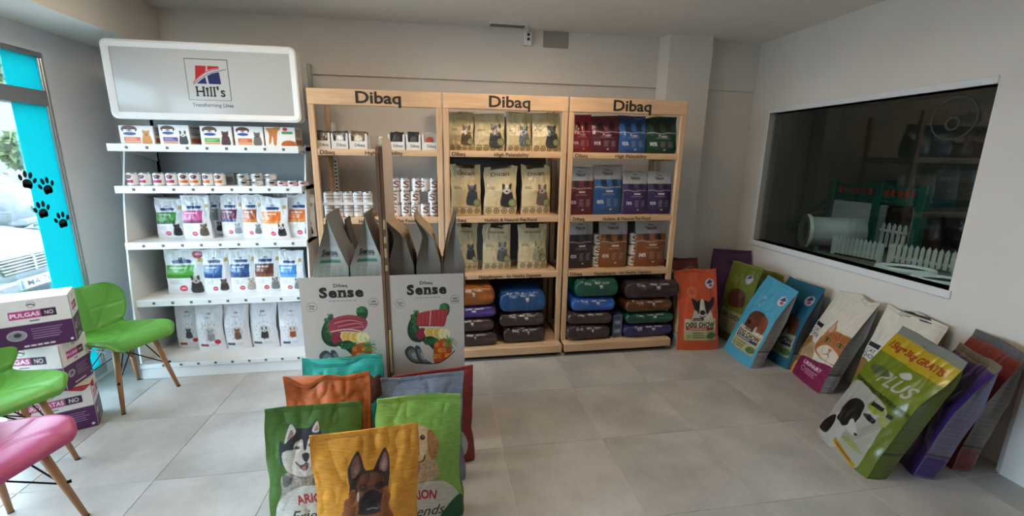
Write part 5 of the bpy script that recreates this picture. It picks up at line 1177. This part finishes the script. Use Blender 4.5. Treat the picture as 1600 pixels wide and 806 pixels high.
# shepherd on yellow
cv = arion_cv('#e69b30', hh, 165); cv.M(35, 85, 915)
b1, b2, b3 = '#3a2620', '#6e3d26', '#9c5a34'
cv.blob([(330, 640), (285, 760), (250, 900), (300, 1100), (700, 1100), (740, 900), (690, 760), (680, 640)], b3, .12); cv.blob([(300, 900), (400, 860), (600, 860), (720, 900), (700, 1100), (300, 1100)], '#7c4228', .15)
cv.blob([(340, 560), (335, 470), (350, 370), (428, 252), (460, 340), (485, 420), (525, 428), (560, 418), (600, 340), (655, 262), (690, 350), (695, 480), (680, 600), (675, 700), (640, 800), (520, 830), (400, 800), (340, 690)], b1, .15)
cv.blob([(365, 460), (372, 370), (425, 285), (448, 370), (440, 430), (400, 470)], '#8a5a50', .1); cv.blob([(390, 440), (400, 380), (424, 330), (435, 400), (415, 440)], '#a87c72', .08); cv.blob([(600, 430), (615, 370), (655, 300), (678, 380), (670, 450), (635, 455)], '#8a5a50', .1); cv.blob([(622, 420), (650, 345), (662, 400), (645, 440)], '#a87c72', .08)
cv.blob([(410, 500), (470, 455), (530, 450), (600, 460), (640, 510), (640, 600), (600, 640), (440, 640), (405, 590)], b2, .12)
cv.blob([(335, 700), (345, 590), (395, 590), (420, 700), (410, 800), (340, 800)], b3, .12); cv.blob([(625, 690), (640, 600), (680, 600), (690, 720), (660, 800), (615, 790)], b3, .12)
for ex, ey in ((462, 568), (600, 570)): cv.ell(ex, ey, 36, 30, '#2c1c18', .1); cv.ell(ex, ey, 20, 17, '#5a3018'); cv.ell(ex, ey, 12, 12, '#120c0c'); cv.ell(ex-5, ey-6, 4, 4, '#c8c0b8')
cv.blob([(450, 640), (500, 600), (560, 600), (605, 640), (610, 760), (570, 800), (490, 800), (440, 750)], '#2a2024', .12); cv.blob([(505, 700), (530, 685), (565, 695), (560, 740), (530, 750), (508, 735)], '#141014'); cv.ell(415, 640, 10, 40, '#b8a498')
cv.line([(500, 770), (540, 760), (590, 770)], 14, '#9a9294'); cv.line([(600, 720), (600, 770)], 7, '#8a8084')
cv.mp = None; arion_label(cv, .5, .35, .8, 'Friends')
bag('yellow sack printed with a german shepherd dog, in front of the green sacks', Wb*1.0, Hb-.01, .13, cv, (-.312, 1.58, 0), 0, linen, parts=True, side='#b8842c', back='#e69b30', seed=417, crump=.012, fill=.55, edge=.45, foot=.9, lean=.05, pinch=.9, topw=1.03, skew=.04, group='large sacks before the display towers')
# retriever on lime green
cv = arion_cv('#86b552', hh); cv.M(25, 45, 570)
fu, fd = '#c9ae86', '#a87c4c'
cv.blob([(300, 560), (330, 430), (420, 440), (445, 560)], '#c2a98a', .1); cv.blob([(250, 560), (230, 470), (300, 450), (330, 560)], '#c9b090', .1)
cv.blob([(190, 300), (210, 240), (260, 222), (330, 225), (390, 255), (430, 310), (438, 360), (410, 430), (360, 430), (350, 400), (330, 445), (280, 460), (240, 430), (220, 380)], fu, .07)
cv.blob([(365, 260), (400, 260), (432, 310), (440, 370), (415, 425), (385, 420), (370, 360)], fd, .1); cv.line([(372, 270), (365, 340), (385, 410)], 5, '#8a6238', curve=True)
cv.ell(332, 293, 17, 15, '#1c1412'); cv.ell(335, 289, 4, 4, '#c0b8b0'); cv.ell(245, 290, 13, 13, '#1c1412'); cv.blob([(265, 360), (280, 340), (300, 350), (305, 390), (290, 422), (270, 405)], '#1e1818'); cv.line([(345, 395), (335, 425), (305, 435), (280, 430)], 8, '#2a1c1a', curve=True); cv.blob([(262, 440), (300, 440), (318, 470), (305, 515), (280, 500)], '#a87484')
cv.mp = None; arion_label(cv, .52, hh-1.17, .82, 'Friends'); cv.blob([(.72, .02), (.8, .2), (.98, .3), (1.0, 0)], '#1f5a34')
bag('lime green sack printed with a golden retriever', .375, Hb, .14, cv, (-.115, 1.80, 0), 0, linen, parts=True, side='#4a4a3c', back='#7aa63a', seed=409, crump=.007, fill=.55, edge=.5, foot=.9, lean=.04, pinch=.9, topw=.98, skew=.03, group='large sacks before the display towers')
def head_only(bgc, c1, cx, top):
    cv = Cv(110, 170, hh, bgc, 2); cv.blob([(cx-.2, hh-top-.30), (cx-.22, hh-top-.1), (cx-.12, hh-top), (cx+.12, hh-top), (cx+.24, hh-top-.1), (cx+.2, hh-top-.35)], c1, .15); cv.ell(cx-.24, hh-top-.15, .08, .14, c1, .15); cv.ell(cx+.26, hh-top-.15, .08, .14, c1, .15)
    for s in (-1, 1): cv.ell(cx+s*.09, hh-top-.14, .025, .02, '#141010')
    cv.ell(cx, hh-top-.25, .06, .05, '#141010'); arion_label(cv, .5, .45, .78, 'Friends'); return cv
bag('orange sack with a dark dog head, behind the husky sack', .385, .615, .13, head_only('#c8622a', '#2c2220', .50, .30), (-.545, 2.00, 0), math.radians(2), linen, parts=True, side='#8a4018', back='#b0551f', seed=431, crump=.014, topwave=.03, fill=.55, edge=.5, foot=.9, lean=.03, pinch=.9, group='large sacks before the display towers')
bag('teal sack leaning on the meat display tower', .40, .612, .12, head_only('#27a394', '#5a3424', .68, .22), (-.515, 2.185, 0), 0, linen, parts=True, side='#177065', back='#1f9183', seed=442, crump=.014, fill=.55, edge=.5, foot=.9, lean=.05, pinch=.9, topwave=.03, group='large sacks before the display towers')
bag('grey blue sack with a brown dog head leaning on the salmon display tower', .40, .585, .12, head_only('#86889e', '#33221e', .52, .26), (-.105, 2.03, 0), 0, linen, parts=True, side='#565868', back='#72748a', seed=452, crump=.009, fill=.55, edge=.5, foot=.9, lean=.05, pinch=.9, skew=.09, topwave=.02, group='large sacks before the display towers')
bag('dark red sack standing between the grey sack and the salmon display tower', .42, .535, .12, head_only('#93322c', '#241a18', .5, .3), (-.055, 2.175, 0), 0, linen, parts=True, side='#5f1f1c', back='#7d2a26', seed=462, crump=.009, fill=.55, edge=.5, foot=.9, lean=.03, pinch=.9, skew=.05, group='large sacks before the display towers')

# ================================================================== big sacks along the right wall
def wall_sack(label, x, y, yaw, lean, W_, H_, D_, cv, **kw):
    n = np.array([math.cos(yaw), math.sin(yaw)]); kw.setdefault('m', matte)
    kw.setdefault('parts', True)
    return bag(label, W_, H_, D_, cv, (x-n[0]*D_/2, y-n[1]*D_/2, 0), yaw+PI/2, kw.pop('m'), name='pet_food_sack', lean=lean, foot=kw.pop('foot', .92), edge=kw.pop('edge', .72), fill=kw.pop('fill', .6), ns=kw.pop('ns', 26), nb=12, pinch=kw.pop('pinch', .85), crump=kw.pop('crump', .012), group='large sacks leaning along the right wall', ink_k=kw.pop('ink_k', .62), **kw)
def info_side(base, hh=5.0, foot_c='#8c8f96', ink_='#4a4844'):
    cv = Cv(26, 120, hh, base, 2)
    for k in range(26): cv.lines(.12, hh*(.22+.027*k), .88, hh*(.22+.027*k+.02), 3, ink_, .55, .5, .15)
    cv.rect(0, hh*.205, 1, hh*.215, '#2a2828'); cv.rect(.05, hh*.02, .95, hh*.19, foot_c); cv.lines(.1, hh*.04, .9, hh*.17, 6, '#5a5c64', .4, .6); return cv
def chow_cv(bgc, hh, dog, band, cat=False):
    cv = Cv(96, 165, hh, bgc, 3); H = hh
    cv.ell(.82, H*.83, .105, .105, '#c9ccd6'); cv.poly([(.74, H*.83), (.82, H*.83+.1), (.9, H*.85), (.83, H*.83)], '#2a2f66'); cv.ell(.84, H*.81, .045, .03, '#b83a48')
    cv.ell(.36, H*.73, .12, .12, np.clip(col(bgc)*.85+.15, 0, 1)); cv.lines(.28, H*.70, .44, H*.76, 3, np.clip(col(bgc)*.7, 0, 1), .4)
    dog(cv, H)
    cv.rect(.16, H*.13, .93, H*.40, '#c3b99c'); cv.rect(.36, H*.375, .62, H*.41, '#1c1a18'); cv.text('PURINA', .47, H*.392, .035, '#d8d0c0', .02, width=.2)
    cv.text('DOG CHOW', .54, H*.325, .105, '#24201c', .03, width=.70); cv.rect(.2, H*.255, .88, H*.29, band); cv.lines(.26, H*.262, .8, H*.284, 1, '#e0d8cc', .5, .8)
    cv.rect(.16, H*.13, .93, H*.245, '#a9a67c'); cv.lines(.36, H*.15, .66, H*.235, 3, '#5f6a3a', .4); cv.blob([(.68, H*.17), (.76, H*.22), (.9, H*.215), (.92, H*.17), (.8, H*.145)], '#4f6a35', .1); cv.ell(.26, H*.18, .06, .05, '#8a9a55'); return cv
def terrier(cv, H):
    cv.blob([(.35, H*.38), (.4, H*.52), (.5, H*.6), (.7, H*.6), (.8, H*.5), (.82, H*.38)], '#c9c2ba', .06); cv.blob([(.33, H*.66), (.46, H*.62), (.5, H*.56), (.44, H*.50), (.38, H*.55)], '#241c1c', .1); cv.blob([(.92, H*.66), (.78, H*.62), (.7, H*.56), (.75, H*.50), (.86, H*.55)], '#241c1c', .1)
    cv.blob([(.44, H*.60), (.6, H*.635), (.78, H*.60), (.76, H*.48), (.62, H*.42), (.48, H*.47)], '#231c1c', .1); cv.blob([(.56, H*.63), (.64, H*.63), (.68, H*.5), (.70, H*.44), (.6, H*.40), (.5, H*.44), (.53, H*.52)], '#d6cfc8', .05); cv.ell(.60, H*.475, .065, .055, '#171214'); cv.ell(.5, H*.555, .03, .025, '#0e0a0a'); cv.ell(.73, H*.555, .03, .025, '#0e0a0a'); cv.line([(.52, H*.43), (.6, H*.415), (.67, H*.43)], .02, '#3a2624')
def spaniel(cv, H):
    cv.blob([(.3, H*.36), (.25, H*.5), (.35, H*.6), (.6, H*.63), (.78, H*.6), (.86, H*.5), (.82, H*.36), (.6, H*.34)], '#59301f', .12); cv.blob([(.68, H*.6), (.86, H*.58), (.9, H*.44), (.8, H*.36), (.72, H*.42)], '#7a3f26', .1); cv.ell(.45, H*.5, .14, .1, '#6a3a26', .1); cv.ell(.36, H*.46, .06, .05, '#20140f'); cv.ell(.5, H*.54, .03, .028, '#120c0a'); cv.blob([(.6, H*.38), (.66, H*.46), (.72, H*.40), (.68, H*.34)], '#a4a09a', .1)
hb = 1.78
wall_sack('orange red sack picturing a black and white terrier', 2.232, 3.31, math.radians(-95), .2, .385, .70, .13, chow_cv('#c4532f', hb, terrier, '#9c2c2c'), ink_k=.92, side=info_side('#b9a98c'), back='#a84426', seed=501)
ax_ = on(1074, 405, 1, 3.62)
wall_sack('dark red sack with a pale chevron behind the orange red terrier sack', 2.19, 3.56, math.radians(-92), .06, .33, .76, .12, (lambda c: (c.line([(0, hb*.90), (.35, hb*.82), (.95, hb*.93)], .05, '#b08a7a'), c.rect(0, hb*.90, 1, hb, '#7d3224'), c)[-1])(Cv(50, 90, hb, '#7a2c20', 2)), side='#5f2218', back='#6a261c', seed=502)
olive = Cv(60, 100, hb, '#6f7a24', 2); olive.ell(.72, hb*.83, .11, .1, '#c0c3cc'); olive.poly([(.64, hb*.83), (.72, hb*.83+.1), (.8, hb*.86)], '#2a2f66'); olive.ell(.3, hb*.78, .12, .11, '#8c963c'); olive.blob([(.2, hb*.55), (.4, hb*.68), (.75, hb*.66), (.8, hb*.5), (.4, hb*.45)], '#5a2c1c', .1); olive.rect(.1, hb*.12, .9, hb*.4, '#a8a284'); olive.text('DOG CHOW', .5, hb*.33, .1, '#2a2620', .02, width=.7); olive.rect(0, hb*.97, 1, hb, '#8d8f3a')
wall_sack('olive green sack between the terrier sack and the light blue sack', 2.61, 3.47, math.radians(183), .10, .37, .735, .12, olive, side='#55601c', back='#66701f', seed=503)
p = on(1152, 391, 1, 3.86)
wall_sack('purple sack standing in the corner behind the olive sacks', p[0]-.07, 3.80, math.radians(-110), .04, .36, p[2], .12, (lambda c: (c.ell(.5, hb*.86, .16, .08, '#3f2242'), c)[-1])(Cv(50, 90, hb, '#5a2a60', 2)), side='#45204a', back='#4d2452', seed=504)
p = on(1197, 424, 0, 2.93)
wall_sack('olive green sack leaning on the wall behind the blue sacks', 2.84, p[1], math.radians(184), .10, .36, p[2]/math.cos(.1), .10, olive, side='#7d8428', back='#66701f', seed=505)
wall_sack('light blue sack picturing a chocolate spaniel', 2.449, 3.130, math.radians(175.3), .383, .392, .715, .135, chow_cv('#4c9fc0', hb, spaniel, '#23305f'), ink_k=.9, side=info_side('#8d8a84'), back='#3d8fb4', seed=506, skew=-.08)
tealbag = chow_cv('#1f6f8c', hb, spaniel, '#23305f')
wall_sack('deep blue sack with a grey printed gusset beside the light blue spaniel sack', 2.725, 3.065, math.radians(178), .25, .386, .69, .13, tealbag, side=info_side('#4f5560'), back='#1f6f8c', seed=507)
# cat food
def cat_cv(hh, full=True):
    cv = Cv(96, 165, hh, '#d6d1c4', 3); H = hh; cv.rect(0, H*.6, 1, H, '#c4bdac', .4)
    cv.rect(.02, H*.58, .26, H*.625, '#23252c'); cv.text('CAT', .13, H*.545, .07, '#3a4664', .02); cv.text('CHOW', .16, H*.49, .085, '#3a4664', .02, width=.3)
    cv.blob([(0, H*.2), (0, H*.42), (.12, H*.45), (.28, H*.38), (.3, H*.2), (.2, H*.02), (0, H*.02)], '#8a6a34', .2); cv.blob([(0, 0), (.05, H*.12), (.22, H*.14), (.2, 0)], '#c79a2c', .1)
    if full:
        cv.blob([(.12, H*.22), (.16, H*.36), (.3, H*.42), (.42, H*.36), (.5, H*.24)], '#b39878', .15)
        for k in range(5): cv.line([(.16+.05*k, H*.36), (.2+.05*k, H*.27)], .02, '#7a5a3a', .7)
        cv.blob([(.37, H*.42), (.41, H*.52), (.47, H*.585), (.62, H*.625), (.8, H*.63), (1.03, H*.61), (1.03, H*.34), (.85, H*.315), (.62, H*.32), (.46, H*.35)], '#a8683a', .13)
        cv.blob([(.42, H*.55), (.455, H*.66), (.485, H*.725), (.54, H*.68), (.63, H*.615), (.52, H*.58)], '#b07850', .08); cv.blob([(.455, H*.585), (.485, H*.69), (.53, H*.655), (.58, H*.61)], '#c9a08a', .06)
        for k in range(8): cv.line([(.58+.055*k, H*.62), (.60+.05*k, H*.555)], .02, '#6a3c1e', .75)
        for k in range(4): cv.line([(.40+.012*k, H*(.5-.035*k)), (.50, H*(.49-.03*k))], .016, '#7a4824', .6)
        cv.blob([(.48, H*.37), (.55, H*.445), (.70, H*.465), (.9, H*.44), (1.02, H*.40), (1.02, H*.33), (.7, H*.325)], '#d2c6b6', .05)
        cv.ell(.565, H*.515, .085, .05, '#35231a'); cv.ell(.565, H*.513, .068, .04, '#8d8f45'); cv.ell(.57, H*.513, .022, .038, '#0c0a08'); cv.ell(.9, H*.52, .07, .045, '#35231a'); cv.ell(.9, H*.518, .055, .036, '#8d8f45'); cv.ell(.9, H*.518, .02, .034, '#0c0a08')
        cv.blob([(.70, H*.44), (.79, H*.44), (.75, H*.41)], '#b0706a'); cv.line([(.75, H*.41), (.75, H*.385), (.68, H*.37)], .012, '#5a3a30'); cv.line([(.75, H*.385), (.83, H*.37)], .012, '#5a3a30')
    cv.blob([(.17, H*.0), (.17, H*.18), (.24, H*.235), (.6, H*.265), (1.03, H*.28), (1.03, 0), (.5, -.03)], '#7c1c48'); cv.text('URINARY', .60, H*.20, .075, '#d9cdd2', .03, width=.5); cv.ring(.4, H*.13, .05, .012, '#c9a8b6'); cv.lines(.48, H*.09, .84, H*.155, 3, '#b88aa0', .4); return cv
wall_sack('white sack picturing a ginger cat above a magenta field', 2.711, 2.704, math.radians(167), .345, .39, .725, .135, cat_cv(1.85), ink_k=1.0, side=info_side('#77746e'), back='#b9b6ae', seed=508, crump=.014, topwave=.02)
wall_sack('cream white sack leaning on the wall between the cat sack and the lime green sack', 2.83, 2.255, math.radians(176), .2, .40, .70, .12, cat_cv(1.85, False), ink_k=1.0, side='#8a7a66', back='#b9b2a2', seed=509, crump=.014, topwave=.02)
# lime green collie sack
hj = 1.85; cv = Cv(140, 250, hj, '#6a7a1c', 3); H = hj
cv.rect(0, H*.93, 1, H, '#8a8c86'); cv.rect(0, H*.795, 1, H*.935, '#c4a81e'); cv.text('15kg+3kg GRATIS', .48, H*.865, .085, '#9c2a1e', .035, shear=.25, width=.84)
cv.rect(0, H*.53, 1, H*.795, '#74861f'); cv.text('PLUS', .60, H*.66, .17, '#b5b8a8', .02, shear=.25, width=.52); cv.blob([(.5, H*.73), (.6, H*.77), (.68, H*.74), (.6, H*.715)], '#c9ccc0'); cv.ell(.25, H*.68, .16, .06, '#55633a')
cv.poly([(0, H*.55), (1, H*.50), (1, H*.53), (0, H*.585)], '#4a5a18'); cv.text('PURE NUTRITION', .45, H*.548, .05, '#20280c', .02, rot=-.04, width=.7)
cv.blob([(.0, 0), (.0, H*.5), (.4, H*.53), (.74, H*.48), (.82, H*.3), (.8, 0)], '#b3b3a6')
for k in range(14): cv.line([(.36+.03*k, H*(.12+.02*k)), (.6+.02*k, H*(.16+.02*k))], .018, '#8f8f84', .6)
cv.blob([(.02, H*.04), (.05, H*.16), (.14, H*.28), (.22, H*.36), (.4, H*.38), (.5, H*.30), (.42, H*.2), (.42, H*.02)], '#c6c6c0', .04)
cv.blob([(.16, H*.22), (.16, H*.36), (.26, H*.43), (.42, H*.42), (.48, H*.34), (.47, H*.26), (.40, H*.23), (.34, H*.2), (.26, H*.21)], '#141416', .1); cv.blob([(.0, H*.06), (.04, H*.18), (.14, H*.22), (.2, H*.12), (.16, H*.06)], '#141416', .1); cv.blob([(.40, H*.29), (.52, H*.26), (.60, H*.215), (.54, H*.195), (.42, H*.21)], '#c9c9c4'); cv.ell(.585, H*.212, .025, .018, '#141416')
cv.ell(.60, H*.45, .14, .07, '#98a03a'); cv.rect(.50, H*.455, .70, H*.485, '#1c1c1c'); cv.rect(.76, H*.435, .86, H*.465, '#1c1c1c'); cv.blob([(.50, H*.37), (.58, H*.39), (.7, H*.375), (.68, H*.345), (.56, H*.35)], '#1c1c1c'); cv.ell(.80, H*.40, .1, .06, '#9aa45a')
cv.blob([(.44, H*.13), (.55, H*.165), (.7, H*.15), (.8, H*.12), (.66, H*.115)], '#98a548', 0, .7); cv.poly([(.36, H*.06), (.8, H*.0), (.8, H*.03), (.36, H*.10)], '#c49a1e'); cv.line([(.42, H*.068), (.72, H*.032)], .02, '#8a4a1c')
cv.rect(.84, 0, 1, H*.5, '#6a7a1c')
wall_sack('lime green sack with yellow band and black and white collie', 2.222, 1.904, math.radians(169.5), .44, .415, .765, .15, cv, side=info_side('#5f6d1c', foot_c='#6a7a1c', ink_='#8d8f72'), back='#6a7a1c', seed=510, m=foil, crump=.013, seal=.06, skew=-.06)
def strip_cv(c, hh, ss_):
    cv = Cv(80, 150, hh, c, 2); cv.rect(0, hh*.93, 1, hh, '#77787a' if ss_ else '#8a7f6a'); cv.rect(0, 0, .62, hh*.5, '#a5a29e'); cv.lines(.1, hh*.06, .5, hh*.42, 12, '#6f6c6a', .45, .8); cv.blob([(.4, hh*.66), (.55, hh*.74), (.62, hh*.66)], '#b9b4c0'); cv.rect(.66, hh*.60, .85, hh*.64, '#1c1a1e'); return cv
wall_sack('purple sack with grey gusset between the lime green sack and the coral sack', 2.545, 1.835, math.radians(150), .27, .34, .70, .13, strip_cv('#4a2c78', 1.9, 0), side=info_side('#77708a', foot_c='#4a2c78'), back='#4a2c78', seed=511, m=foil, seal=.05)
wall_sack('coral red sack with grey gusset beside the white pillar', 2.80, 1.86, math.radians(156), .20, .36, .72, .12, strip_cv('#a3453c', 1.9, 1), side=info_side('#8d8480', foot_c='#a3453c'), back='#a3453c', seed=512, m=foil, seal=.06)
